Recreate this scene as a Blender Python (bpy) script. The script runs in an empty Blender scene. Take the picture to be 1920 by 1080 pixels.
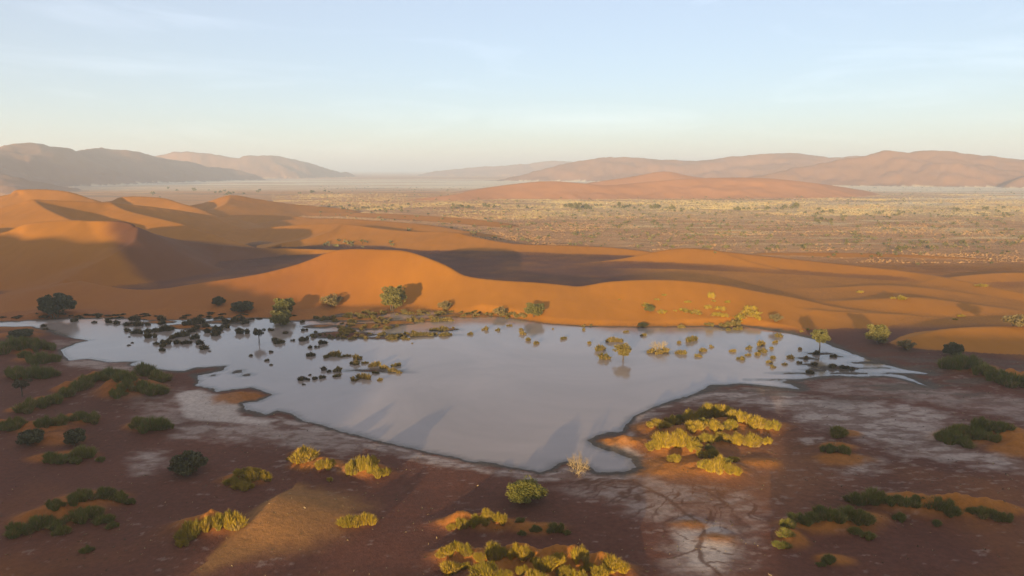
import bpy, bmesh, math, random
import numpy as np
from mathutils import Vector, Matrix

# ---------------------------------------------------------------- camera, sky, sun, exposure
scene = bpy.context.scene
COL = scene.collection
CAM_H = 50.0                      # the drone hovers 50 m above the lake
FPX = 1280.0                      # focal length in pixels of the 1920 px wide photograph (24 mm lens)
PITCH = math.radians(9.84)
SUN_AZ = math.radians(17.0)       # light travels forward and slightly to the right
SUN_EL = math.radians(6.0)
VEIL = 3.0

cam_data = bpy.data.cameras.new('camera')
cam = bpy.data.objects.new('camera', cam_data)
COL.objects.link(cam)
cam.location = (0, 0, CAM_H)
cam.rotation_euler = (math.pi / 2 - PITCH, 0, 0)
cam_data.lens = 24.0
cam_data.sensor_width = 36.0
cam_data.clip_start = 0.5
cam_data.clip_end = 80000
scene.camera = cam

world = bpy.data.worlds.new('World')
scene.world = world
world.use_nodes = True
wn = world.node_tree
wn.nodes.clear()
w_out = wn.nodes.new('ShaderNodeOutputWorld')
w_bg = wn.nodes.new('ShaderNodeBackground')
w_sky = wn.nodes.new('ShaderNodeTexSky')
w_sky.sky_type = 'NISHITA'
w_sky.sun_disc = False
w_sky.sun_elevation = SUN_EL
w_sky.sun_rotation = math.pi + SUN_AZ
w_sky.altitude = 600
w_sky.air_density = 1.0
w_sky.dust_density = 0.25
w_sky.ozone_density = 2.8
w_bg.inputs['Strength'].default_value = 0.0535
# a thin, even veil of high cloud over the whole sky, with a few wisps of cirrus in it
w_tc = wn.nodes.new('ShaderNodeTexCoord')
w_map = wn.nodes.new('ShaderNodeMapping'); w_map.inputs['Scale'].default_value = (1.2, 1.2, 9.0); w_map.inputs['Rotation'].default_value = (0, math.radians(-8), 0)
w_no = wn.nodes.new('ShaderNodeTexNoise'); w_no.inputs['Scale'].default_value = 2.4; w_no.inputs['Detail'].default_value = 9.0; w_no.inputs['Roughness'].default_value = .6
w_no.inputs['Distortion'].default_value = .8
w_ramp = wn.nodes.new('ShaderNodeMapRange'); w_ramp.inputs['From Min'].default_value = .50; w_ramp.inputs['From Max'].default_value = .78
w_ramp.inputs['To Min'].default_value = VEIL; w_ramp.inputs['To Max'].default_value = VEIL * 1.35
w_veil = wn.nodes.new('ShaderNodeVectorMath'); w_veil.operation = 'SCALE'; w_veil.inputs[0].default_value = (1.03, 1.01, 1.10)
w_add = wn.nodes.new('ShaderNodeVectorMath'); w_add.operation = 'ADD'
wn.links.new(w_tc.outputs['Generated'], w_map.inputs['Vector']); wn.links.new(w_map.outputs[0], w_no.inputs['Vector'])
wn.links.new(w_no.outputs['Fac'], w_ramp.inputs['Value']); wn.links.new(w_ramp.outputs[0], w_veil.inputs['Scale'])
wn.links.new(w_sky.outputs[0], w_add.inputs[0]); wn.links.new(w_veil.outputs[0], w_add.inputs[1])
wn.links.new(w_add.outputs[0], w_bg.inputs['Color'])
wn.links.new(w_bg.outputs[0], w_out.inputs['Surface'])

sun_data = bpy.data.lights.new('sun', 'SUN')
sun_data.energy = 5.0
sun_data.angle = math.radians(0.5)
sun_data.color = (1.0, 0.77, 0.42)
sun = bpy.data.objects.new('sun', sun_data)
COL.objects.link(sun)
sun.rotation_euler = Vector((math.sin(SUN_AZ) * math.cos(SUN_EL), math.cos(SUN_AZ) * math.cos(SUN_EL),
                             -math.sin(SUN_EL))).to_track_quat('-Z', 'Y').to_euler()
sun.location = (-200, -600, 300)

scene.view_settings.view_transform = 'Standard'
scene.view_settings.look = 'None'
scene.view_settings.exposure = 1.36
scene.view_settings.gamma = 1.0
scene.view_settings.use_curve_mapping = False
scene.cycles.use_denoising = True
scene.cycles.max_bounces = 5
scene.cycles.diffuse_bounces = 2
scene.cycles.glossy_bounces = 2
scene.cycles.transparent_max_bounces = 8
scene.cycles.volume_bounces = 1

rng = np.random.default_rng(11)
random.seed(5)

# ---------------------------------------------------------------- geometry of the place
_ct, _st = math.cos(PITCH), math.sin(PITCH)

def ray(px, py):
    u = (px - 960.0) / FPX
    v = -(py - 540.0) / FPX
    return u, _ct + v * _st, -_st + v * _ct

def on_level(px, py, z=0.0):
    """the point at height z that was surveyed at this spot of the photograph"""
    a, b, c = ray(px, py)
    t = (z - CAM_H) / c
    return a * t, b * t

def at_dist(px, py, Y):
    a, b, c = ray(px, py)
    t = Y / b
    return a * t, Y, CAM_H + c * t

def _hash(ix, iy, seed):
    h = (ix.astype(np.int64) * 374761393 + iy.astype(np.int64) * 668265263 + seed * 1442695041) & 0xFFFFFFFF
    h = ((h ^ (h >> 13)) * 1274126177) & 0xFFFFFFFF
    return ((h ^ (h >> 16)) & 0xFFFF).astype(np.float32) / 65535.0

def noise(x, y, seed=0):
    """smooth value noise, -1..1"""
    x0 = np.floor(x); y0 = np.floor(y)
    fx = (x - x0).astype(np.float32); fy = (y - y0).astype(np.float32)
    ux = fx * fx * (3 - 2 * fx); uy = fy * fy * (3 - 2 * fy)
    a = _hash(x0, y0, seed); b = _hash(x0 + 1, y0, seed)
    c = _hash(x0, y0 + 1, seed); d = _hash(x0 + 1, y0 + 1, seed)
    return 2 * ((a * (1 - ux) + b * ux) * (1 - uy) + (c * (1 - ux) + d * ux) * uy) - 1

def fbm(x, y, seed=0, octaves=4, gain=0.5):
    s = np.zeros(np.shape(x), np.float32); amp = 1.0; tot = 0
    for o in range(octaves):
        c, sn = math.cos(o * 1.1), math.sin(o * 1.1)
        s += amp * noise((x * c - y * sn) * 2 ** o, (x * sn + y * c) * 2 ** o, seed + o * 17)
        tot += amp; amp *= gain
    return s / tot

def smooth(a, b, x):
    t = np.clip((x - a) / (b - a), 0, 1)
    return t * t * (3 - 2 * t)

def catmull(P, n=8):
    P = np.asarray(P, float)
    Q = np.vstack([2 * P[0] - P[1], P, 2 * P[-1] - P[-2]])
    out = []
    for i in range(1, len(Q) - 2):
        for k in range(n):
            t = k / n
            p0, p1, p2, p3 = Q[i - 1], Q[i], Q[i + 1], Q[i + 2]
            out.append(0.5 * (2 * p1 + (p2 - p0) * t + (2 * p0 - 5 * p1 + 4 * p2 - p3) * t * t + (3 * p1 - p0 - 3 * p2 + p3) * t ** 3))
    out.append(P[-1])
    return np.array(out)

def seg_nearest(X, Y, P):
    """distance to polyline P (n x 3), signed side (+ left of travel) and crest height, all eased over the neighbouring stretch of crest"""
    n = len(P) - 1
    best = np.full(X.shape, 1e18, np.float32); side = np.zeros(X.shape, np.float32)
    P = P.astype(np.float32)
    def one(i):
        ax, ay = P[i][0], P[i][1]; dx, dy = P[i + 1][0] - ax, P[i + 1][1] - ay
        rx = X - ax; ry = Y - ay
        t = np.clip((rx * dx + ry * dy) / (dx * dx + dy * dy + 1e-9), 0, 1)
        qx = rx - t * dx; qy = ry - t * dy
        return qx * qx + qy * qy, t, dx * ry - dy * rx, math.hypot(dx, dy)
    for i in range(n):
        d2, t, cr, L = one(i)
        m = d2 < best
        best = np.where(m, d2, best); side = np.where(m, np.where(cr >= 0, 1.0, -1.0), side)
    dmin = np.sqrt(best); tau = .10 * dmin + .05
    W = np.zeros_like(dmin); Zs = np.zeros_like(dmin); Ds = np.zeros_like(dmin); Fs = np.zeros_like(dmin)
    for i in range(n):
        d2, t, cr, L = one(i)
        d = np.sqrt(d2); w = np.exp(-(d - dmin) / tau) * L
        W += w; Zs += w * (P[i][2] + t * (P[i + 1][2] - P[i][2])); Ds += w * d; Fs += w * P[i][3]
    return .5 * (dmin + Ds / W), side, Zs / W, Fs / W

def poly_sdf(X, Y, P):
    """signed distance to a closed polygon, + inside"""
    P = np.asarray(P, float)
    best = np.full(X.shape, 1e18, np.float32); inside = np.zeros(X.shape, bool)
    for i in range(len(P)):
        ax, ay = P[i]; bx, by = P[(i + 1) % len(P)]
        dx, dy = bx - ax, by - ay
        rx = X - ax; ry = Y - ay
        t = np.clip((rx * dx + ry * dy) / (dx * dx + dy * dy + 1e-9), 0, 1)
        d2 = (rx - t * dx) ** 2 + (ry - t * dy) ** 2
        best = np.minimum(best, d2)
        cond = (ay > Y) != (by > Y)
        xi = ax + (Y - ay) * dx / (dy if abs(dy) > 1e-9 else 1e-9)
        inside ^= cond & (X < xi)
    d = np.sqrt(best)
    return np.where(inside, d, -d)

def px_poly(pts, z=0.0):
    return [on_level(a, b, z) for a, b in pts]

LAKE = px_poly([(-60, 610), (0, 612), (60, 612), (95, 620), (130, 632), (168, 638), (140, 645), (114, 656), (120, 666), (133, 675), (165, 672),
    (205, 679), (260, 677), (243, 684), (300, 693), (345, 696), (368, 689), (425, 686), (414, 695), (372, 704), (370, 722), (398, 729),
    (405, 735), (430, 731), (470, 725), (500, 734), (512, 740), (484, 752), (455, 757), (462, 768), (500, 777), (520, 769), (552, 777), (572, 790), (640, 807), (700, 824),
    (800, 848), (900, 866), (960, 875), (1012, 884), (1030, 880), (1045, 869), (1062, 866), (1100, 872), (1122, 884), (1170, 887), (1189, 876), (1180, 860),
    (1150, 848), (1115, 837), (1100, 825), (1125, 815), (1168, 808), (1175, 795), (1184, 782), (1230, 762), (1262, 751), (1310, 735), (1335, 722),
    (1390, 719), (1440, 724), (1497, 729), (1472, 714), (1520, 708), (1560, 703), (1610, 706), (1650, 704), (1690, 709), (1738, 724), (1700, 706), (1660, 698), (1700, 699), (1742, 701),
    (1690, 692), (1640, 678), (1580, 657), (1540, 640), (1480, 625), (1390, 611), (1300, 613), (1200, 614), (1100, 613), (1030, 608),
    (960, 597), (900, 589), (860, 590), (810, 584), (780, 592), (740, 586), (700, 594), (640, 590), (600, 600), (560, 604), (500, 598), (400, 597), (300, 602), (200, 597), (120, 597), (60, 601), (0, 605), (-60, 606)])

# reedy flats, sand bars and mud islets inside the lake: (px, py, half width px, half depth m)
ISLETS = [(640, 628, 60, 5), (690, 612, 50, 5), (600, 612, 35, 3.0), (660, 598, 70, 4.5), (745, 605, 35, 3.5), (775, 628, 68, 2.2), (720, 634, 42, 1.8), (835, 618, 26, 2.2), (800, 600, 40, 3),
          (870, 592, 55, 3), (250, 608, 22, 2.5), (300, 604, 35, 2.5), (350, 612, 40, 4), (385, 616, 30, 3), (420, 604, 40, 3), (700, 695, 40, 1.2), (730, 698, 24, .6),
          (1570, 690, 42, 2.2), (1520, 684, 15, 1.5), (1535, 663, 24, 1.4), (1567, 668, 16, 1.0), (1515, 672, 20, 1.4), (1530, 694, 20, 1.2), (1490, 716, 24, 1.6),
          (1625, 680, 26, 1.3), (1640, 690, 40, .7), (1590, 700, 40, .8), (1690, 701, 30, .6), (1500, 700, 30, .7), (1540, 712, 40, .6), (1460, 712, 30, .5), (1368, 613, 28, 3), (1237, 660, 20, 1.6), (445, 697, 9, 1.2), (462, 703, 8, 1.0), (400, 704, 6, .8)]

# dunes: crest spots of the photograph with their surveyed forward distance; slopes in degrees towards and away from the camera
def crest(pts):
    return catmull([at_dist(*p) for p in pts], 4)

DUNES = []   # (name, crest n x 3, front slope, back slope, crest radius, kind)
def dune(name, pts, front, back, rad=1.0, kind='sand_dune', raw=None, foot=None):
    """foot: spots of the photograph where the near slope meets the flat, for dunes whose foot shows"""
    P = catmull(raw, 4) if raw is not None else crest(pts)
    fs = np.full(len(P), math.tan(math.radians(front)))
    if foot is not None:
        fp = np.array([on_level(*q) for q in foot])
        for i, p in enumerate(P):
            y0 = np.interp(p[0], fp[:, 0], fp[:, 1])
            fs[i] = min(.62, max(.05, p[2] / max(p[1] - y0, 4.0)))
    DUNES.append((name, np.column_stack([P, fs]), math.tan(math.radians(front)), math.tan(math.radians(back)), rad, kind))

dune('A', [(150, 524, 268), (220, 538, 264), (290, 541, 263), (380, 527, 268), (480, 511, 273), (560, 490, 278), (620, 466, 282), (660, 461, 282), (710, 462, 280), (765, 466, 276), (830, 490, 268), (870, 512, 262),
           (930, 521, 257), (1010, 526, 253), (1060, 531, 250), (1090, 533, 249), (1150, 523, 249), (1250, 520, 248), (1350, 529, 246), (1420, 543, 243), (1490, 556, 240), (1560, 574, 235)], 16.5, 31, 0.7,
     foot=[(100, 592), (380, 584), (480, 584), (560, 583), (710, 581), (830, 581), (870, 586), (930, 593), (1010, 604), (1060, 609), (1150, 613), (1350, 611), (1420, 614), (1490, 625), (1560, 641)])
dune('B', [(1060, 500, 352), (1120, 492, 360), (1180, 482, 368), (1240, 468, 374), (1290, 463, 375), (1340, 468, 370), (1450, 480, 352), (1560, 492, 334), (1700, 508, 314), (1800, 525, 288), (1920, 549, 258), (2080, 580, 232)], 14, 26, 0.8)
dune('B2', [(1338, 468, 370), (1400, 489, 348), (1450, 503, 334), (1500, 517, 320), (1560, 530, 305)], 14, 26, 0.4)
dune('S1', [(1440, 590, 228), (1500, 584, 228), (1530, 580, 226), (1570, 585, 226), (1620, 588, 225), (1700, 592, 224)], 11, 26, 0.8)
dune('S2', [(1560, 566, 250), (1640, 560, 247), (1720, 556, 245), (1800, 566, 240), (1880, 578, 235)], 8, 20, 2)
dune('S3', [(1660, 648, 190), (1700, 636, 190), (1760, 618, 194), (1830, 611, 195), (1920, 609, 195), (2050, 606, 195)], 12, 26, 1.6)
dune('S4', [(1440, 548, 280), (1510, 542, 280), (1580, 538, 278), (1660, 534, 280), (1760, 542, 272), (1860, 560, 258)], 7, 20, 1.2)
dune('C', [(400, 436, 505), (470, 428, 505), (550, 420, 505), (620, 417, 500), (660, 419, 495), (720, 427, 482), (780, 432, 470), (850, 433, 452), (880, 440, 442), (960, 455, 424), (1060, 459, 414), (1150, 463, 405), (1240, 474, 390)], 12, 28, 0.5)
dune('D', [(520, 412, 590), (580, 408, 590), (640, 408, 580), (720, 413, 570), (800, 420, 555), (870, 432, 530), (940, 443, 500)], 8, 26, 1.4)
dune('E', [(-320, 425, 315), (-220, 415, 322), (-80, 428, 325), (0, 432, 328), (50, 414, 334), (110, 409, 336), (150, 409, 336)], 19, 29, 0.7)
dune('E1', [(110, 410, 338), (180, 409, 337), (235, 411, 336), (262, 426, 336), (330, 445, 362), (400, 456, 382), (480, 463, 394), (560, 465, 400), (640, 468, 402)], 27, 29, 0.6)
dune('E2', [(258, 422, 334), (252, 445, 318), (230, 462, 308), (205, 478, 298), (165, 497, 287), (125, 520, 274), (60, 550, 260)], 11, 31, 0.3)
dune('F', [(-140, 398, 430), (0, 394, 430), (35, 380, 438), (60, 371, 440), (110, 372, 445), (200, 376, 458), (300, 386, 484), (400, 402, 520), (470, 416, 560)], 15, 28, 1.0)
dune('F2', [(62, 371, 440), (84, 386, 412), (118, 402, 388), (150, 414, 372)], 16, 28, 0.4)
dune('F3', [(205, 376, 459), (235, 390, 440), (290, 404, 428), (340, 416, 420)], 13, 27, 0.5)
dune('C3', [(640, 418, 497), (622, 431, 474), (588, 443, 455), (545, 452, 440)], 9, 26, 0.4)
dune('C2', [(330, 412, 590), (400, 404, 610), (470, 401, 630), (545, 404, 630), (610, 410, 610)], 12, 26, 0.6)
dune('G', [(-60, 372, 600), (20, 361, 600), (32, 353, 605), (85, 352, 610), (130, 357, 610), (170, 370, 610)], 18, 28, 1.4)
dune('G2', [(160, 378, 640), (210, 374, 650), (232, 366, 660), (300, 368, 665), (335, 378, 660), (370, 388, 650)], 15, 26, 1.2)
dune('H', [(340, 386, 740), (380, 379, 745), (432, 364, 750), (480, 371, 760), (540, 380, 780), (600, 386, 800), (650, 391, 810)], 14, 26, 1.0)
dune('H2', [(432, 364, 750), (424, 379, 705), (400, 390, 672), (375, 397, 650)], 22, 14, 0.8)
dune('I', [(700, 386, 1060), (780, 373, 1120), (850, 364, 1150), (900, 353, 1200), (960, 344, 1240), (1030, 338, 1260), (1100, 343, 1250), (1140, 346, 1250), (1220, 339, 1280), (1300, 333, 1300), (1420, 332, 1320), (1520, 341, 1340), (1612, 355, 1400)], 15, 24, 4)
dune('I2', [(1060, 348, 1600), (1130, 338, 1620), (1185, 330, 1650), (1245, 320, 1680), (1290, 328, 1680), (1360, 338, 1680)], 17, 24, 4)
dune('I3', [(680, 377, 1250), (760, 371, 1350), (840, 362, 1480), (920, 350, 1600), (1000, 340, 1700)], 12, 20, 6)
dune('T1', [(1430, 474, 396), (1540, 473, 394), (1640, 475, 391), (1740, 479, 384), (1850, 486, 372)], 8, 20, .8)
dune('T2', [(1760, 522, 298), (1830, 514, 306), (1900, 510, 310), (1990, 512, 306)], 9, 22, .8)
dune('T3', [(560, 399, 760), (640, 398, 755), (720, 400, 735), (800, 404, 700), (880, 410, 655), (950, 418, 610)], 7, 20, 1.5)
dune('J', [(1330, 345, 2150), (1400, 333, 2200), (1450, 322, 2250), (1500, 312, 2280), (1560, 300, 2300), (1600, 293, 2300), (1660, 287, 2300), (1675, 283, 2290), (1700, 284, 2290), (1755, 281, 2280), (1790, 287, 2280), (1850, 293, 2300), (1920, 297, 2300), (2060, 290, 2300)], 16, 26, 12, 'hill')
dune('K', [(1865, 357, 1860), (1920, 332, 1900), (1990, 305, 1950), (2100, 290, 2000)], 25, 25, 8, 'hill')
dune('L', [(960, 329, 3100), (1010, 317, 3150), (1060, 305, 3200), (1110, 297, 3200), (1155, 293, 3200), (1210, 296, 3200), (1290, 301, 3200), (1340, 298, 3150), (1400, 290, 3150), (1470, 286, 3150), (1510, 288, 3200), (1560, 294, 3250), (1640, 292, 3300), (1760, 300, 3300)], 14, 24, 20, 'hill')
dune('M', [(820, 320, 5600), (880, 314, 5700), (960, 309, 5700), (1040, 301, 5700), (1065, 303, 5700), (1140, 308, 5700), (1300, 305, 5700)], 12, 24, 20, 'hill')
dune('N', [(-300, 255, 1500), (-120, 285, 1750), (-20, 283, 2000), (30, 273, 2150), (65, 269, 2250), (100, 275, 2350), (140, 284, 2450), (175, 281, 2560), (215, 278, 2680), (245, 283, 2750), (290, 294, 2900), (340, 304, 3050), (400, 312, 3200), (440, 318, 3300)], 24, 24, 14, 'hill')
dune('N2', [(250, 305, 3700), (290, 293, 3750), (340, 284, 3800), (385, 289, 3850), (430, 296, 3900), (450, 291, 3950), (490, 292, 4050), (530, 296, 4200), (570, 307, 4350), (605, 317, 4500), (650, 324, 4700)], 24, 24, 18, 'hill')
dune('N3', [(-200, 335, 1350), (-60, 322, 1450), (0, 328, 1500), (60, 340, 1560), (120, 350, 1600)], 14, 20, 8, 'hill')

# the big dune at the drone's back, between the low sun and the lake; its saddle lets the light through
_t = (math.sin(SUN_AZ), math.cos(SUN_AZ)); _u = (math.cos(SUN_AZ), -math.sin(SUN_AZ))
BACK_V = -120.0
_prof = [(-600, 36), (-450, 44), (-331, 45), (-280, 44), (-245, 42), (-215, 34), (-195, 30), (-158, 26.5), (-120, 22), (-95, 18), (-75, 14.5), (-64, 8.5), (-55, 5.5), (-48, 8.5), (-40, 5.5), (-32, 8.5), (-24, 5.5), (-12, 5.0),
         (0, 5.5), (8, 8), (14, 16), (24, 22), (40, 25.5), (72, 27), (120, 27.5), (200, 26), (320, 22), (480, 10)]
dune('Z', None, 20, 26, 1.0, 'sand_dune', raw=[(_u[0] * u + _t[0] * BACK_V, _u[1] * u + _t[1] * BACK_V, s - math.tan(SUN_EL) * BACK_V) for u, s in _prof])

def level_crest(pts):
    return [(*on_level(a, b, z), z) for a, b, z in pts]
dune('Q', None, 6.5, 27, 0.3, 'sand_dune', raw=level_crest([(400, 1050, .6), (455, 1000, 1.5), (495, 962, 2.4), (524, 930, 2.6), (536, 924, 1.5), (546, 922, .4)]))

# hummocks of blown sand held by the grass: (px, py, half width px, half depth m, height m)
MOUNDS = [(255, 728, 52, 5.5, 2.6), (185, 708, 28, 3, 1.2), (140, 728, 30, 3, 1.2), (95, 752, 30, 3, 1.0), (50, 770, 26, 2, .6), (60, 702, 36, 3, .8), (40, 655, 60, 4, 1.0), (75, 672, 36, 3, .8), (40, 628, 50, 4, .7),
          (150, 790, 40, 3, 1.0), (90, 805, 50, 3, 1.1), (20, 800, 40, 3, .9), (278, 800, 36, 2.6, 1.0), (120, 825, 45, 3, .6), (180, 940, 60, 3, .9), (110, 975, 62, 2.8, 1.2), (150, 962, 50, 2.5, .8), (100, 862, 36, 2, .4), (150, 855, 40, 2, .4),
          (465, 900, 42, 2.2, 1.0), (572, 853, 26, 1.6, .9), (600, 872, 50, 2.4, 1.1), (688, 882, 45, 2.4, 1.3), (400, 990, 62, 2.4, 1.5), (440, 985, 24, 1.4, .6), (667, 980, 32, 1.5, .8),
          (1300, 815, 80, 5.5, 1.5), (1380, 795, 80, 5, 1.2), (1160, 828, 48, 2.4, .9), (1215, 800, 34, 3.5, .8), (1265, 842, 60, 3, 1.0), (1345, 880, 50, 3, 1.1), (1420, 868, 40, 2.2, .4), (1250, 870, 90, 4, .5),
          (900, 982, 74, 2.0, 1.2), (860, 985, 40, 1.5, .6), (1010, 992, 46, 1.5, .5), (860, 1045, 50, 2.2, 1.1), (960, 1055, 70, 3, 1.6), (1060, 1060, 70, 3, 1.7), (1140, 1072, 44, 2.2, 1.2), (990, 1110, 170, 4, 2.0),
          (1540, 985, 85, 2.6, 1.2), (1600, 975, 50, 2.2, .8), (1475, 1010, 26, 2.6, .8), (1680, 945, 62, 3, 1.3), (1770, 960, 90, 2.4, 1.3), (1860, 968, 50, 1.6, .6), (1555, 1055, 34, 1.4, .5),
          (1810, 690, 46, 4, 1.2), (1870, 708, 44, 4, 1.4), (1930, 712, 40, 4, 1.2), (1800, 822, 60, 4, 1.0), (1880, 820, 70, 6, 1.5), (1900, 850, 60, 3, .6), (1565, 842, 32, 2, .6), (1585, 815, 24, 1.8, .5), (1570, 862, 52, 2.5, .4),
          (455, 742, 46, 4.0, .7), (110, 590, 60, 5, 1.2), (1340, 1010, 40, 2, .25), (1290, 985, 40, 1.6, .25)]
MW = []
for a, b, rx, ry, h in MOUNDS:
    x, y = on_level(a, b, 0)
    MW.append((x, y - .6 * ry, rx / FPX * math.hypot(y, CAM_H), ry, h * 1.5))
IW = []
for a, b, rx, ry in ISLETS:
    x, y = on_level(a, b, 0)
    IW.append((x, y, rx / FPX * math.hypot(y, CAM_H), ry))

def lake_sdf(X, Y):
    """+ in the water, - on land, metres; ragged by the shallow relief of the mud"""
    s = np.full(X.shape, -60.0, np.float32)
    m = (np.abs(X) < 260) & (Y > 70) & (Y < 300)
    if m.any():
        x, y = X[m], Y[m]
        d = poly_sdf(x, y, LAKE)
        d = d + (0.75 * fbm(x * .28, y * .28, 3, 4, .65) + .3 * fbm(x * 1.1, y * 1.1, 5, 2)) * np.clip(1.2 - np.abs(d) / 6, 0, 1)
        for ix, iy, rx, ry in IW:
            k = (np.abs(x - ix) < 2.2 * rx) & (np.abs(y - iy) < 2.2 * ry)
            if not k.any(): continue
            q = np.sqrt(((x[k] - ix) / rx) ** 2 + ((y[k] - iy) / ry) ** 2)
            e = (q - 1) * min(rx, ry) + .9 * fbm(x[k] * .55, y[k] * 1.1, 9, 3, .6)
            d[k] = np.minimum(d[k], e)
        s[m] = d
    return s

def dune_heights(X, Y):
    out = []
    warp = 0.05 * fbm(X / 23, Y / 23, 41, 2)
    for name, P, fs, bs, rad, kind in DUNES:
        H = np.full(X.shape, -14.0, np.float32)
        zm = max(P[:, 2].max(), 1.0); reach = zm / min(fs, bs, P[:, 3].min()) * 1.1 + 15 / min(fs, bs)
        m = (X > P[:, 0].min() - reach) & (X < P[:, 0].max() + reach) & (Y > P[:, 1].min() - reach) & (Y < P[:, 1].max() + reach)
        if m.any():
            x, y = X[m], Y[m]
            if kind == 'hill':     # weathered mega-dunes: branching spurs and hollows
                sc = zm * 2.2
                x = x + sc * .22 * fbm(x / sc, y / sc, 51, 3); y = y + sc * .22 * fbm(x / sc + 7, y / sc, 52, 3)
            d, s, z, pf = seg_nearest(x, y, P)
            dd = np.sqrt(d * d + rad * rad) - rad
            t = dd / np.maximum(z, .5)
            sl = np.where(s < 0, pf, bs) * (1 + warp[m] * 1.5)
            h = z - dd * sl
            if kind == 'hill':
                h = h + zm * .32 * (np.abs(fbm(X[m] / (zm * 2.2), Y[m] / (zm * 2.2), 57, 4)) - .25) * np.clip(dd / (zm * .6), 0, 1) + zm * .07 * fbm(X[m] / (zm * .55), Y[m] / (zm * .55), 58, 4, .6)
            elif name[0] == 'I':
                h = h + z * .22 * (np.abs(fbm(x / 95, y / 95, 63, 4)) - .2) * np.clip(dd / 30, 0, 1)
            elif name != 'Z':
                h = h + (np.minimum(z, 8) * .055 * fbm(x / 17, y / 17, 61, 2) + .07 * fbm(x / 4.5 + y / 9, y / 4.5, 62, 2)) * np.clip(dd / 6, 0, 1)
            H[m] = np.maximum(h, -14)
        out.append(H)
    return out

def terrain(X, Y, full=False):
    X = np.asarray(X, np.float32); Y = np.asarray(Y, np.float32)
    R = np.hypot(X, Y)
    sdf = lake_sdf(X, Y)
    land = np.maximum(-sdf, 0)
    # flats: a few decimetres above the lake, wind and flood relief
    base = .30 * (1 - np.exp(-land / 3.0)) + .9 * smooth(6, 60, land)
    base = base + smooth(1, 8, land) * (.10 * fbm(X / 5, Y / 5, 1, 3) + .35 * fbm(X / 26, Y / 26, 2, 3))
    far = smooth(320, 700, R)
    base = base + far * (.7 * fbm(X / 60, Y / 60, 4, 3) - .9)
    for x0, y0, rx, ry, h in MW:
        k = (np.abs(X - x0) < 2.6 * rx) & (np.abs(Y - y0) < 2.6 * ry)
        if k.any():
            q = ((X[k] - x0) / rx) ** 2 + ((Y[k] - y0) / ry) ** 2
            g = np.exp(-1.3 * q)
            base[k] += h * g * (1 + .5 * fbm(X[k] / 1.9, Y[k] / 1.9, 77, 3))
    z = base
    owner = np.full(X.shape, -1, np.int16); top = base + .25
    for i, H in enumerate(dune_heights(X, Y)):
        k = 1.0 if DUNES[i][5] == 'sand_dune' else 4.0
        if DUNES[i][0] == 'Q': k = .35
        z = .5 * (z + H + np.sqrt((z - H) ** 2 + k * k)) - k * k / 60.0
        m = (H > top) & (DUNES[i][0] != 'Q')
        owner[m] = i; top = np.maximum(top, H)
    # the lake pins its own shoreline
    s = smooth(0, 5, land)
    z = np.where(sdf > 0, -.02 - .25 * (1 - np.exp(-sdf / 2.0)), np.maximum(z * s, 0) + .12 * (1 - np.exp(-land / .8)) * (1 - s))
    owner = np.where(sdf > -1.5, -1, owner)
    if full:
        return z, owner, sdf
    return z

def ground_at(px, py):
    """where the line of sight at this spot meets the terrain"""
    a, b, c = ray(px, py)
    t = np.concatenate([np.linspace(60, 420, 1500), np.linspace(420, 2500, 1500)[1:]]).astype(np.float32)
    z = terrain(a * t, b * t)
    i = np.argmax(CAM_H + c * t < z)
    if i == 0: i = len(t) - 1
    t0, t1 = t[i - 1], t[i]
    d0 = CAM_H + c * t0 - z[i - 1]; d1 = z[i] - (CAM_H + c * t1)
    tt = t0 + (t1 - t0) * d0 / max(d0 + d1, 1e-6)
    return a * tt, b * tt, float(terrain(np.array([a * tt]), np.array([b * tt]))[0])

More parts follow.
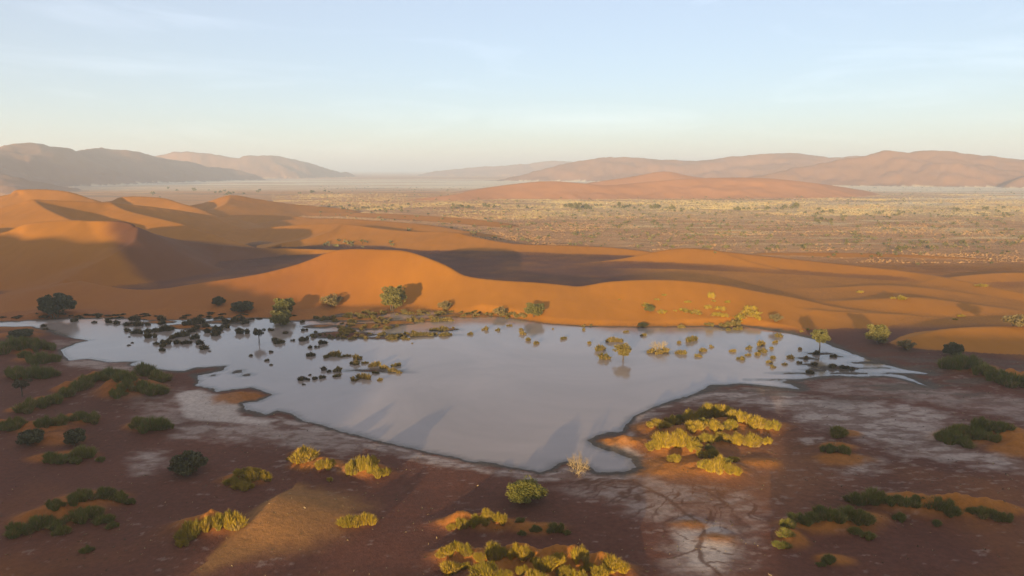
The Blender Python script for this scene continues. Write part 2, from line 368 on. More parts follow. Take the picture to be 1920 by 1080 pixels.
# ---------------------------------------------------------------- colours of the ground (its own albedo, no light)
PALE = [  # bleached mud crust, (polygon, strength, softness m)
    ([(330, 742), (372, 730), (400, 742), (450, 748), (470, 758), (445, 772), (455, 782), (520, 790), (500, 800), (420, 795), (345, 786)], 1.0, 1.2),
    ([(270, 750), (340, 735), (350, 800), (280, 800)], .45, 5),
    ([(330, 795), (520, 795), (640, 815), (700, 835), (640, 850), (560, 840), (450, 830), (330, 825)], .55, 3),
    ([(250, 855), (300, 850), (310, 885), (265, 895)], .6, 2.0),
    ([(520, 782), (640, 812), (800, 856), (960, 884), (1010, 893), (1060, 880), (1120, 892), (1200, 885), (1200, 905), (1080, 905), (1000, 905), (900, 888), (780, 868), (650, 830), (540, 800)], .75, 1.0),
    ([(1190, 800), (1180, 845), (1215, 860), (1240, 880), (1215, 895), (1190, 885), (1195, 865), (1150, 845), (1115, 832), (1160, 840)], .8, .8),
    ([(110, 672), (190, 674), (260, 682), (300, 698), (200, 695), (130, 688)], .6, 1.5),
    ([(100, 640), (165, 640), (130, 652), (112, 668)], .35, 1.5),
    ([(1190, 780), (1330, 732), (1450, 735), (1560, 755), (1700, 762), (1790, 790), (1750, 812), (1790, 838), (1880, 868), (1960, 890), (1960, 905), (1850, 885), (1700, 862), (1620, 830), (1500, 800), (1480, 775), (1350, 752), (1230, 770), (1195, 795)], .8, 3.5),
    ([(1480, 730), (1600, 712), (1700, 718), (1760, 735), (1850, 740), (1960, 760), (1960, 800), (1830, 775), (1760, 760), (1640, 745)], .45, 4),
    ([(1560, 885), (1650, 870), (1650, 890), (1580, 900)], .7, 2.0),
    ([(1500, 830), (1540, 828), (1545, 842), (1510, 842)], .7, .8),
    ([(1100, 905), (1240, 900), (1400, 930), (1430, 990), (1400, 1060), (1380, 1090), (1280, 1090), (1250, 1040), (1290, 1000), (1180, 960), (1060, 920)], .55, 3.0),
    ([(1265, 1000), (1350, 990), (1380, 1030), (1360, 1085), (1300, 1080), (1270, 1040)], .95, 1.5),
    ([(105, 825), (125, 825), (130, 838), (112, 838)], .5, .6), ([(700, 350), (760, 372), (690, 372)], 0, 1)]
RILL_C = on_level(1310, 850)
WASH = [([(1290, 975), (1312, 990), (1320, 1012), (1306, 1036), (1320, 1062), (1350, 1090)], .34), ([(1306, 1036), (1278, 1048), (1250, 1058)], .16), ([(1318, 1014), (1345, 1018), (1378, 1026)], .16), ([(1310, 1034), (1340, 1040), (1374, 1048)], .16),
        ([(1324, 1064), (1360, 1064), (1394, 1070)], .16), ([(1312, 1024), (1290, 1020), (1268, 1006)], .14), ([(1235, 905), (1290, 912), (1350, 928), (1430, 918)], .30), ([(1300, 914), (1340, 935), (1372, 962)], .25), ([(1335, 924), (1390, 942), (1420, 944)], .18),
        ([(1180, 905), (1225, 925), (1262, 950), (1290, 975)], .34), ([(1225, 925), (1180, 935), (1140, 950)], .22), ([(1262, 950), (1300, 952), (1330, 948)], .2), ([(1200, 915), (1160, 912), (1120, 918)], .2)]

def ridged(x, y, seed, o=3):
    return 1 - np.abs(fbm(x, y, seed, o, .55))

def ground_colour(X, Y, Z, owner, sdf):
    n = X.shape[0]
    R = np.hypot(X, Y); land = np.maximum(-sdf, 0)
    sand = np.array([.345, .128, .013]); flat = np.array([.108, .038, .021]); pale = np.array([.40, .31, .25]); wet = np.array([.080, .060, .045])
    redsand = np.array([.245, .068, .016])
    C = np.empty((n, 3), np.float32)
    # sandiness: dunes and hummocks are loose orange sand, flats are trodden red-brown silt
    hum = np.zeros(n, np.float32)
    for x0, y0, rx, ry, h in MW:
        k = (np.abs(X - x0) < 3 * rx) & (np.abs(Y - y0) < 3 * ry)
        hum[k] = np.maximum(hum[k], np.exp(-.9 * (((X[k] - x0) / rx) ** 2 + ((Y[k] - y0) / ry) ** 2)) * min(1, h / .6))
    sandy = np.maximum(smooth(.8, 2.6, Z + .4 * fbm(X / 9, Y / 9, 30, 3)) * (R < 900), smooth(.15, .7, hum + .15 * fbm(X / 2, Y / 2, 31, 3)) * .85)
    sandy = np.where(owner >= 0, np.maximum(sandy, smooth(.3, 1.4, Z)), sandy)
    sandy = np.maximum(sandy, smooth(203, 216, Y + 2 * fbm(X / 8, Y / 8, 29, 3)) * np.maximum(1 - smooth(22, 34, land), smooth(40, 80, X)) * (R < 345) * .95)
    sandy = np.maximum(sandy, .9 * smooth(50, 130, X) * smooth(230, 260, Y) * (1 - smooth(440, 560, Y)) * (.65 + .35 * smooth(-.5, .3, fbm(X / 35, Y / 18, 24, 4))))
    # bare gravel floor of the hollow behind the shore dune
    hq = np.array(px_poly([(195, 486), (225, 520), (300, 534), (380, 520), (560, 488), (620, 478), (480, 474), (330, 478), (240, 472)], 2.0))
    hk = (Y > 270) & (Y < 420) & (X < 20) & (X > -260)
    hd = poly_sdf(X[hk], Y[hk], hq)
    sandy[hk] *= 1 - .85 * smooth(-5, 6, hd + 3 * fbm(X[hk] / 9, Y[hk] / 9, 28, 3))
    tone = fbm(X / 14, Y / 30, 32, 4)
    C[:] = flat * (1 + .22 * tone[:, None])
    # bleached crust
    P = np.zeros(n, np.float32)
    near = (R > 60) & (R < 330)
    xs, ys = X[near], Y[near]
    pn = np.zeros(xs.shape, np.float32)
    for pts, st, so in PALE:
        q = np.array(px_poly(pts))
        k = (xs > q[:, 0].min() - 3 * so) & (xs < q[:, 0].max() + 3 * so) & (ys > q[:, 1].min() - 3 * so) & (ys < q[:, 1].max() + 3 * so)
        if st == 0 or not k.any(): continue
        d = poly_sdf(xs[k], ys[k], q)
        f = fbm(xs[k] / 3.2, ys[k] / 1.6, 33, 4, .62)
        pn[k] = np.maximum(pn[k], st * smooth(-so, so, d + so * .9 * f) * (1 if st > .9 else (.35 + .65 * smooth(-.35, .25, f + .3 * fbm(xs[k] / 9, ys[k] / 3.5, 34, 3)))))
    # flecks of crust everywhere on the near flats
    f2 = fbm(xs / 2.1, ys / .9, 35, 4, .62) + .35 * fbm(xs / 30, ys / 22, 36, 2)
    pn = np.maximum(pn, .30 * smooth(.34, .62, f2) * (ys < 175))
    # rills draining the hummock: ridged in the direction of the fall
    rx, ry = xs - RILL_C[0], ys - RILL_C[1]
    ang = np.arctan2(ry, rx); rr = np.hypot(rx, ry)
    warp = .10 * fbm(xs / 4, ys / 4, 37, 3)
    rill = np.abs(fbm((ang + warp) * 9, rr / 14, 38, 3, .6))
    rmask = smooth(5, 9, rr) * (1 - smooth(22, 34, rr)) * (ys < 125)
    rl = (1 - smooth(.02, .12, rill)) * rmask
    br = ridged(xs / 4.5 + .8 * fbm(xs / 6, ys / 6, 39, 2), ys / 2.6, 40, 3)
    cut = smooth(.90, .97, br) * (1 - smooth(60, 105, np.abs(xs - 22))) * (ys < 135) * .35
    pn = pn * (1 - .8 * np.maximum(rl, cut))
    P[near] = pn
    cutf = np.zeros(n, np.float32); cutf[near] = np.maximum(rl, .7 * cut)
    C = C * (1 - P[:, None]) + pale * (1 + .10 * tone[:, None]) * P[:, None]
    # branching wash that drains towards the bottom of the flat
    k = (X > 15) & (X < 60) & (Y > 72) & (Y < 125)
    wx_, wy_ = X[k] + .5 * fbm(X[k] / 2, Y[k] / 2, 21, 3), Y[k] + .5 * fbm(X[k] / 2, Y[k] / 2, 22, 3)
    ch = np.zeros(wx_.shape, np.float32)
    for pts, wd in WASH:
        q = np.array([(*on_level(a, b), 0, 0) for a, b in pts])
        d = seg_nearest(wx_, wy_, catmull(q, 3))[0]
        ch = np.maximum(ch, 1 - smooth(wd * .5, wd * 1.3, d))
    C[k] = C[k] * (1 - .85 * ch[:, None]) + np.array([.105, .048, .028]) * .85 * ch[:, None]
    C = C * (1 - .35 * (cutf * (1 - P))[:, None])
    # orange apron round the lit hummock
    ap = (1 - smooth(7, 26, np.hypot((X - RILL_C[0]) / 1.2, Y - RILL_C[1] + 4))) * .55
    C = C * (1 - (ap * (1 - P))[:, None]) + np.array([.25, .10, .035]) * (ap * (1 - P))[:, None]
    # sand
    sc = sand * (1 + (.10 * fbm(X / 40, Y / 40, 42, 3) + .08 * fbm(X / 3, Y / 9, 27, 3))[:, None])
    hs = (hum > .05) & (owner < 0) & (Z < 6)
    sc[hs] = np.array([.30, .108, .018]) * (1 + .1 * tone[hs, None])
    C = C * (1 - sandy[:, None]) + sc * sandy[:, None]
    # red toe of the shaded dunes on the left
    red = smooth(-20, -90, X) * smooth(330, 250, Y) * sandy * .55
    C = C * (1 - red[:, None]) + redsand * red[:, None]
    # the valley plain: red gravel, straw-coloured grass, bleached pans
    pl = smooth(0, 75, Y - 430 + 95 * smooth(0, 120, X) + 20 * fbm(X / 40, Y / 40, 25, 3)) * (owner < 0)
    g = fbm(X / 90, Y / 55, 43, 5, .6)
    gr = np.array([.54, .27, .11]) * (1 + .25 * fbm(X / 18, Y / 9, 44, 4)[:, None])
    band = smooth(640, 800, Y) * (1 - smooth(1050, 1250, Y)) * smooth(-80, 60, X - .02 * Y)
    straw = np.clip(band * (.55 + .6 * g) + smooth(.15, .5, g) * .35 * smooth(420, 600, Y), 0, .9)
    strip = smooth(.0, .35, fbm(X / 60, Y / 10, 45, 4, .6)) * smooth(400, 520, Y) * (1 - smooth(660, 760, Y)) * smooth(40, 120, X)
    straw = np.maximum(straw, .7 * strip)
    pan = np.clip(smooth(1500, 1800, Y) * smooth(4200, 3000, Y) * (.5 + .5 * smooth(-.2, .2, fbm(X / 500, Y / 180, 46, 3))) + smooth(.25, .75, X / np.maximum(Y, 1)) * smooth(900, 1050, Y) * (.4 + .6 * smooth(-.15, .15, fbm(X / 260, Y / 50, 47, 4))), 0, 1)
    grc = gr * (1 - straw[:, None]) + np.array([.78, .59, .29]) * straw[:, None]
    grc = grc * (1 - pan[:, None]) + np.array([.76, .61, .42]) * pan[:, None]
    dark = smooth(.1, .45, fbm(X / 200, Y / 40, 48, 4)) * smooth(900, 1100, Y) * .5
    grc = grc * (1 - dark[:, None] * (1 - .5 * pan[:, None])) + np.array([.22, .13, .09]) * (dark * (1 - .5 * pan))[:, None]
    C = C * (1 - pl[:, None]) + grc * pl[:, None]
    for i, d in enumerate(DUNES):
        m = owner == i
        if d[5] == 'hill': C[m] = np.array([.275, .135, .072]) * (1 + .12 * fbm(X[m] / 120, Y[m] / 120, 49, 4)[:, None])
        elif d[0] in ('I', 'I2', 'I3'): C[m] = np.array([.40, .175, .075]) * (1 + .10 * fbm(X[m] / 50, Y[m] / 50, 50, 4)[:, None])
    PQ = [d[1] for d in DUNES if d[0] == 'Q'][0]
    k = (R < 125) & (X < 20)
    qd, qs, qz, qf = seg_nearest(X[k], Y[k], PQ)
    qm = (1 - smooth(.35, 1.0, qd * np.where(qs < 0, .13, .5) / np.maximum(qz, .3) + .15 * fbm(X[k] / 2, Y[k] / 2, 26, 3))) * .9
    C[k] = C[k] * (1 - qm[:, None]) + np.array([.25, .112, .034]) * qm[:, None]
    # wet rim of the lake and lake bed
    ww = 1.0 + 1.3 * smooth(-.2, .5, fbm(X / 11, Y / 11, 55, 2)) + 1.6 * smooth(20, 60, X) * smooth(215, 195, Y)
    w = (1 - smooth(.35, 1.3, land / ww + .35 * fbm(X / 1.5, Y / 1.5, 53, 3))) * (R < 330)
    dry = smooth(215, 235, Y) * smooth(-60, 0, X)      # the dune runs straight into the water: no mud there
    w = w * (1 - .75 * dry)
    C = C * (1 - w[:, None]) + wet * w[:, None]
    mudf = smooth(30, 60, X) * smooth(205, 165, Y) * smooth(135, 150, Y) * smooth(-.1, .35, fbm(X / 12 + Y / 30, Y / 3.0, 54, 4, .6)) * (1 - smooth(.5, 1.5, Z)) * .8
    C = C * (1 - mudf[:, None]) + np.array([.10, .07, .048]) * mudf[:, None]
    return np.clip(C, .01, .9)

# ---------------------------------------------------------------- materials
def new_mat(name):
    m = bpy.data.materials.new(name); m.use_nodes = True
    nt = m.node_tree; b = nt.nodes['Principled BSDF']
    return m, nt, b

def nd(nt, typ, **kw):
    n = nt.nodes.new(typ)
    for k, v in kw.items():
        if k in n.inputs: n.inputs[k].default_value = v
        else: setattr(n, k, v)
    return n

def ground_material():
    m, nt, b = new_mat('desert_ground')
    L = nt.links.new
    at = nd(nt, 'ShaderNodeAttribute', attribute_name='albedo')
    tc = nd(nt, 'ShaderNodeTexCoord')
    n1 = nd(nt, 'ShaderNodeTexNoise', Scale=1.3, Detail=8.0, Roughness=.68); L(tc.outputs['Object'], n1.inputs['Vector'])
    n2 = nd(nt, 'ShaderNodeTexNoise', Scale=.06, Detail=6.0, Roughness=.6); L(tc.outputs['Object'], n2.inputs['Vector'])
    r1 = nd(nt, 'ShaderNodeMapRange'); r1.inputs['From Min'].default_value = .3; r1.inputs['From Max'].default_value = .7
    r1.inputs['To Min'].default_value = .78; r1.inputs['To Max'].default_value = 1.22; L(n1.outputs['Fac'], r1.inputs['Value'])
    r2 = nd(nt, 'ShaderNodeMapRange'); r2.inputs['From Min'].default_value = .3; r2.inputs['From Max'].default_value = .7
    r2.inputs['To Min'].default_value = .9; r2.inputs['To Max'].default_value = 1.1; L(n2.outputs['Fac'], r2.inputs['Value'])
    mu = nd(nt, 'ShaderNodeMath', operation='MULTIPLY'); L(r1.outputs[0], mu.inputs[0]); L(r2.outputs[0], mu.inputs[1])
    # on bare dunes the grain is finer: weigh the mottling by the attribute's alpha (share of loose sand)
    fl = nd(nt, 'ShaderNodeAttribute', attribute_name='flatness')
    mx = nd(nt, 'ShaderNodeMix', data_type='FLOAT'); L(fl.outputs['Fac'], mx.inputs[0]); mx.inputs[2].default_value = 1.0; L(mu.outputs[0], mx.inputs[3])
    vm = nd(nt, 'ShaderNodeVectorMath', operation='SCALE'); L(at.outputs['Color'], vm.inputs[0]); L(mx.outputs[0], vm.inputs['Scale'])
    L(vm.outputs[0], b.inputs['Base Color'])
    b.inputs['Roughness'].default_value = .9
    b.inputs['Specular IOR Level'].default_value = .15
    n3 = nd(nt, 'ShaderNodeTexNoise', Scale=2.2, Detail=7.0, Roughness=.65); L(tc.outputs['Object'], n3.inputs['Vector'])
    bm = nd(nt, 'ShaderNodeBump', Distance=.22); L(n3.outputs['Fac'], bm.inputs['Height'])
    bs = nd(nt, 'ShaderNodeMapRange'); bs.inputs['To Min'].default_value = .22; bs.inputs['To Max'].default_value = .75
    L(fl.outputs['Fac'], bs.inputs['Value']); L(bs.outputs[0], bm.inputs['Strength'])
    # dry grass stubble stands up on the valley plain and catches the low light
    sb = nd(nt, 'ShaderNodeAttribute', attribute_name='stubble')
    n4 = nd(nt, 'ShaderNodeTexNoise', Scale=.14, Detail=6.0, Roughness=.72); L(tc.outputs['Object'], n4.inputs['Vector'])
    b2 = nd(nt, 'ShaderNodeBump', Distance=7.0); L(n4.outputs['Fac'], b2.inputs['Height']); L(sb.outputs['Fac'], b2.inputs['Strength']); L(bm.outputs[0], b2.inputs['Normal'])
    L(b2.outputs[0], b.inputs['Normal'])
    return m
M_GROUND = ground_material()

def water_material():
    m, nt, b = new_mat('muddy_water')
    L = nt.links.new
    tc = nd(nt, 'ShaderNodeTexCoord')
    n = nd(nt, 'ShaderNodeTexNoise', Scale=.022, Detail=7.0, Roughness=.6, Distortion=1.2); L(tc.outputs['Object'], n.inputs['Vector'])
    cr = nd(nt, 'ShaderNodeValToRGB'); e = cr.color_ramp.elements
    e[0].position = .3; e[0].color = (.235, .178, .142, 1); e[1].position = .75; e[1].color = (.325, .248, .203, 1)
    L(n.outputs['Fac'], cr.inputs[0])
    sh = nd(nt, 'ShaderNodeAttribute', attribute_name='shallow')      # the bed shows through where the water is a few centimetres deep
    sm = nd(nt, 'ShaderNodeMix', data_type='RGBA'); L(sh.outputs['Fac'], sm.inputs[0]); L(cr.outputs[0], sm.inputs[6]); sm.inputs[7].default_value = (.11, .080, .055, 1)
    L(sm.outputs[2], b.inputs['Base Color'])
    rr = nd(nt, 'ShaderNodeMapRange'); rr.inputs['From Min'].default_value = .35; rr.inputs['From Max'].default_value = .65; rr.inputs['To Min'].default_value = .03; rr.inputs['To Max'].default_value = .14
    n5 = nd(nt, 'ShaderNodeTexNoise', Scale=.045, Detail=5.0, Roughness=.6, Distortion=.6); L(tc.outputs['Object'], n5.inputs['Vector']); L(n5.outputs['Fac'], rr.inputs['Value']); L(rr.outputs[0], b.inputs['Roughness'])
    b.inputs['IOR'].default_value = 1.333
    mp = nd(nt, 'ShaderNodeMapping'); mp.inputs['Scale'].default_value = (1.0, 1.6, 1.0); mp.inputs['Rotation'].default_value = (0, 0, .5)
    L(tc.outputs['Object'], mp.inputs['Vector'])
    n2 = nd(nt, 'ShaderNodeTexNoise', Scale=2.6, Detail=5.0, Roughness=.6); L(mp.outputs[0], n2.inputs['Vector'])
    bm = nd(nt, 'ShaderNodeBump', Distance=.02, Strength=.35); L(n2.outputs['Fac'], bm.inputs['Height']); L(bm.outputs[0], b.inputs['Normal'])
    return m

def link(name, me, mat=None, parent=None, **props):
    o = bpy.data.objects.new(name, me); COL.objects.link(o)
    if mat is not None and me is not None and not me.materials: me.materials.append(mat)
    if parent is not None: o.parent = parent
    for k, v in props.items(): o[k] = v
    return o

def mesh_np(name, V, F, mat=None, smooth_shade=True):
    me = bpy.data.meshes.new(name)
    F = np.asarray(F, np.int32); k = F.shape[1]
    me.vertices.add(len(V)); me.vertices.foreach_set('co', np.asarray(V, np.float32).ravel())
    me.loops.add(F.size); me.loops.foreach_set('vertex_index', F.ravel())
    me.polygons.add(len(F)); me.polygons.foreach_set('loop_start', np.arange(0, F.size, k, dtype=np.int32))
    if smooth_shade: me.polygons.foreach_set('use_smooth', np.ones(len(F), bool))
    me.update(calc_edges=True)
    if mat is not None: me.materials.append(mat)
    return me

# ---------------------------------------------------------------- the ground sheet, dunes and hills
LAND_LABELS = {'ground': 'red brown silt flats and the wide valley plain', 'A': 'bright orange shore dune running along the far side of the lake', 'B': 'long low orange dune behind the right half of the shore dune',
    'S': 'soft low dunes right of the lake', 'S4': 'soft low dune behind the right shore', 'C': 'middle dune behind the peak of the shore dune', 'D': 'thin dune crest behind the middle dune', 'E': 'large star shaped dune at the left with shaded flank',
    'F': 'rounded dune behind the large left dune', 'G': 'farthest small dunes at the upper left', 'H': 'pointed dune with lit left facet before the plain', 'I': 'low red dunes across the valley at centre right',
    'T': 'low sand ridges on the near edge of the plain', 'J': 'broad pinkish hill at the far right', 'K': 'hill slope cut by the right edge', 'L': 'hazy hills behind the low red dunes', 'M': 'faintest hills on the central horizon',
    'N': 'shaded grey hills at the far left', 'Z': 'big dune behind the viewpoint that shades the foreground', 'Q': 'small sand spur'}

def build_terrain():
    r = [0.0, .4, 8, 20, 32, 45, 58, 66]
    while r[-1] < 26000:
        x = r[-1]
        if x < 74: st = 1.2
        elif x < 235: st = max(.30, min(.55, x * x / 52000))
        elif x < 700: st = 1.0 + (x - 235) / 465 * 1.3
        elif x < 1500: st = 2.5 + (x - 700) / 800 * 4.5
        elif x < 6200: st = 9 + (x - 1500) / 4700 * 34
        else: st = x * .03
        r.append(x + st)
    r = np.array(r[1:], np.float32)
    fine = np.radians(np.linspace(-44, 44, 800))
    rest = np.radians(np.linspace(44, 316, 150)[1:-1])
    th = np.concatenate([fine, rest]).astype(np.float32)
    nr, nt_ = len(r), len(th)
    RR, TT = np.meshgrid(r, th, indexing='ij')
    X = (RR * np.sin(TT)).ravel(); Y = (RR * np.cos(TT)).ravel()
    Z = np.empty_like(X); own = np.empty(X.shape, np.int16); sdf = np.empty_like(X)
    ch = 120000
    for i in range(0, len(X), ch):
        Z[i:i + ch], own[i:i + ch], sdf[i:i + ch] = terrain(X[i:i + ch], Y[i:i + ch], True)
    col = ground_colour(X, Y, Z, own, sdf)
    flat = np.where(own >= 0, .12, 1.0).astype(np.float32)
    stub = (smooth(300, 450, np.hypot(X, Y)) * (own < 0)).astype(np.float32)
    V = np.stack([X, Y, Z], 1)
    i, j = np.meshgrid(np.arange(nr - 1), np.arange(nt_), indexing='ij')
    j2 = (j + 1) % nt_
    F = np.stack([i * nt_ + j, i * nt_ + j2, (i + 1) * nt_ + j2, (i + 1) * nt_ + j], -1).reshape(-1, 4)
    # inner cap
    F = F[:, ::-1]
    # smooth vertex normals of the whole sheet, so that its pieces meet without a seam
    a = V[F[:, 2]] - V[F[:, 0]]; b = V[F[:, 3]] - V[F[:, 1]]
    fn = np.cross(a, b)
    N = np.zeros_like(V)
    for k in range(4): 
        for c in range(3): N[:, c] += np.bincount(F[:, k], fn[:, c], len(V))
    N /= np.linalg.norm(N, axis=1, keepdims=True) + 1e-12
    if N[:, 2].mean() < 0:
        N = -N; F = F[:, ::-1]
    fo = own[F[:, 0]]
    names = {}
    groups = [(-1,)] + [tuple(k for k, d in enumerate(DUNES) if d[0].rstrip('1234') == key) for key in dict.fromkeys(d[0].rstrip('1234') for d in DUNES)]
    for g in groups:
        sel = np.isin(fo, g)
        if sel.sum() == 0: continue
        f = F[sel]
        u, inv = np.unique(f, return_inverse=True)
        name = 'ground' if g[0] == -1 else DUNES[g[0]][5]
        me = mesh_np(name, V[u], inv.reshape(-1, 4), M_GROUND)
        ca = me.attributes.new('albedo', 'FLOAT_COLOR', 'POINT')
        ca.data.foreach_set('color', np.concatenate([col[u], np.ones((len(u), 1), np.float32)], 1).ravel())
        fa = me.attributes.new('flatness', 'FLOAT', 'POINT'); fa.data.foreach_set('value', flat[u])
        fb = me.attributes.new('stubble', 'FLOAT', 'POINT'); fb.data.foreach_set('value', stub[u])
        me.normals_split_custom_set_from_vertices(N[u].tolist())
        o = link(name, me); o['kind'] = 'structure'
        key = 'ground' if g[0] == -1 else DUNES[g[0]][0].rstrip('1234')
        o['label'], o['category'] = LAND_LABELS.get(key, ('low sand swell', name)), name.replace('_', ' ')
build_terrain()

wx = [p[0] for p in LAKE]; wy = [p[1] for p in LAKE]
def build_water():
    x = np.arange(min(wx) - 8, max(wx) + 9, 1.0); y = np.arange(min(wy) - 6, max(wy) + 7, 1.0)
    XX, YY = np.meshgrid(x, y); n = len(x)
    X, Y = XX.ravel().astype(np.float32), YY.ravel().astype(np.float32)
    sd = lake_sdf(X, Y)
    i, j = np.meshgrid(np.arange(len(y) - 1), np.arange(n - 1), indexing='ij')
    a = (i * n + j).ravel()
    F = np.stack([a, a + 1, a + n + 1, a + n], 1)
    F = F[sd[F].max(1) > -3]
    u, inv = np.unique(F, return_inverse=True)
    me = mesh_np('lake_water', np.stack([X, Y, np.zeros_like(X)], 1)[u], inv.reshape(-1, 4), water_material(), True)
    at = me.attributes.new('shallow', 'FLOAT', 'POINT'); at.data.foreach_set('value', (1 - smooth(-.2, 1.7, sd[u])).astype(np.float32))
    link('lake_water', me, kind='structure', label='shallow muddy lake between the flats and the orange dune', category='lake')
build_water()

# ---------------------------------------------------------------- plants: materials
def leaf_material(name, c1, c2, tip=None, rough=.6):
    m, nt, b = new_mat(name)
    L = nt.links.new
    oi = nd(nt, 'ShaderNodeObjectInfo'); tc = nd(nt, 'ShaderNodeTexCoord')
    n = nd(nt, 'ShaderNodeTexNoise', Scale=3.0, Detail=4.0, Roughness=.65); L(tc.outputs['Object'], n.inputs['Vector'])
    r = nd(nt, 'ShaderNodeMapRange'); r.inputs['From Min'].default_value = .3; r.inputs['From Max'].default_value = .7; L(n.outputs['Fac'], r.inputs['Value'])
    ad = nd(nt, 'ShaderNodeMath', operation='ADD'); L(r.outputs[0], ad.inputs[0])
    sb = nd(nt, 'ShaderNodeMath', operation='MULTIPLY_ADD'); L(oi.outputs['Random'], sb.inputs[0]); sb.inputs[1].default_value = .7; sb.inputs[2].default_value = -.35
    L(sb.outputs[0], ad.inputs[1])
    mx = nd(nt, 'ShaderNodeMix', data_type='RGBA'); L(ad.outputs[0], mx.inputs[0]); mx.inputs[6].default_value = (*c1, 1); mx.inputs[7].default_value = (*c2, 1)
    L(mx.outputs[2], b.inputs['Base Color'])
    b.inputs['Roughness'].default_value = rough; b.inputs['Specular IOR Level'].default_value = .2
    return m

M_GRASS_LIT = leaf_material('sunlit_dune_grass', (.215, .165, .014), (.375, .238, .018))  # sunlit copy of the dune grass, golden light put into the colour
M_GRASS_GREEN_SHADE = leaf_material('green_shaded_dune_grass', (.115, .120, .022), (.180, .155, .028))  # darker copy of the same grass for shaded clumps; a few greener ones share it
M_OLIVE = leaf_material('olive_leaves', (.115, .105, .026), (.185, .145, .036))
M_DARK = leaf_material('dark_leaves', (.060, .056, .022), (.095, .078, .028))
M_GOLD = leaf_material('golden_leaves', (.155, .115, .022), (.215, .150, .035))
M_REED = leaf_material('reed_tuft', (.095, .080, .020), (.185, .125, .030))
M_MUDTUFT = leaf_material('mud_tuft', (.055, .045, .022), (.10, .072, .028))
M_BARK = leaf_material('bark', (.075, .055, .038), (.13, .095, .062), rough=.9)
M_DRY = leaf_material('dry_twigs', (.34, .235, .115), (.46, .335, .18), rough=.8)
M_DEAD = leaf_material('dead_blades', (.20, .125, .045), (.30, .20, .08), rough=.8)
M_STRAW = leaf_material('straw', (.36, .25, .10), (.48, .35, .145), rough=.8)
M_RUST = leaf_material('rusty_grass', (.29, .15, .062), (.38, .22, .092), rough=.8)
M_SCRUB = leaf_material('plain_scrub', (.095, .085, .028), (.17, .135, .045))

# ---------------------------------------------------------------- plants: prototype meshes (unit size: 1 wide, base at z = 0)
def grass_mesh(seed, mat, blades=2600, h=.46, lobes=5, flat=1.0, spread=.62, wid=.011):
    """a clump of stiff dune grass: several tussocks grown together, every blade a bent tapering strip"""
    g = np.random.default_rng(seed)
    lx = g.uniform(-.36, .36, lobes); ly = g.uniform(-.28, .28, lobes) * flat; lr = g.uniform(.11, .24, lobes); lh = g.uniform(.40, 1.05, lobes) * h
    lx[0] = ly[0] = 0; lr[0] = .22; lh[0] = h
    k = g.integers(0, lobes, blades)
    a = g.uniform(0, 2 * math.pi, blades); q = np.sqrt(g.uniform(0, 1, blades))
    ox = np.cos(a) * q; oy = np.sin(a) * q
    bx = lx[k] + ox * lr[k] * .55; by = ly[k] + oy * lr[k] * .55
    ln = lh[k] * g.uniform(.5, 1.2, blades) * (1 - .35 * q * q)
    lean = q * spread * g.uniform(.7, 1.3, blades)
    tx = bx + ox * lr[k] * lean * 1.6; ty = by + oy * lr[k] * lean * 1.6
    mx = bx + (tx - bx) * .38; my = by + (ty - by) * .38
    w = wid * g.uniform(.7, 1.4, blades)
    wa = g.uniform(0, math.pi, blades); wx = np.cos(wa) * w; wy = np.sin(wa) * w
    z0 = np.full(blades, -.05)
    V = np.stack([np.stack([bx - wx, by - wy, z0], 1), np.stack([bx + wx, by + wy, z0], 1),
                  np.stack([mx + wx * .9, my + wy * .9, ln * .62], 1), np.stack([mx - wx * .9, my - wy * .9, ln * .62], 1),
                  np.stack([tx, ty, ln], 1)], 1).reshape(-1, 3)
    i = np.arange(blades)[:, None] * 5
    F = np.concatenate([i + [0, 1, 2], i + [0, 2, 3], i + [3, 2, 4]])
    me = mesh_np('grass_blades', V, F, mat, False)
    me.materials.append(M_DEAD)          # some of the blades are last year's
    dead = (g.uniform(size=blades) < .16 + .25 * (lh[k] < .6 * h)).astype(np.int32)
    me.polygons.foreach_set('material_index', np.tile(dead, 3))
    return me

def tube(P, R, sides=5):
    P = np.asarray(P, float); V = []; F = []
    for i, p in enumerate(P):
        d = P[min(i + 1, len(P) - 1)] - P[max(i - 1, 0)]; d /= np.linalg.norm(d) + 1e-9
        u = np.cross(d, [.3, .9, .2]); u /= np.linalg.norm(u) + 1e-9; v = np.cross(d, u)
        for s in range(sides):
            a = 2 * math.pi * s / sides
            V.append(p + R[i] * (math.cos(a) * u + math.sin(a) * v))
    for i in range(len(P) - 1):
        for s in range(sides):
            a, b = i * sides + s, i * sides + (s + 1) % sides
            F.append((a, b, b + sides)); F.append((a, b + sides, a + sides))
    return V, F

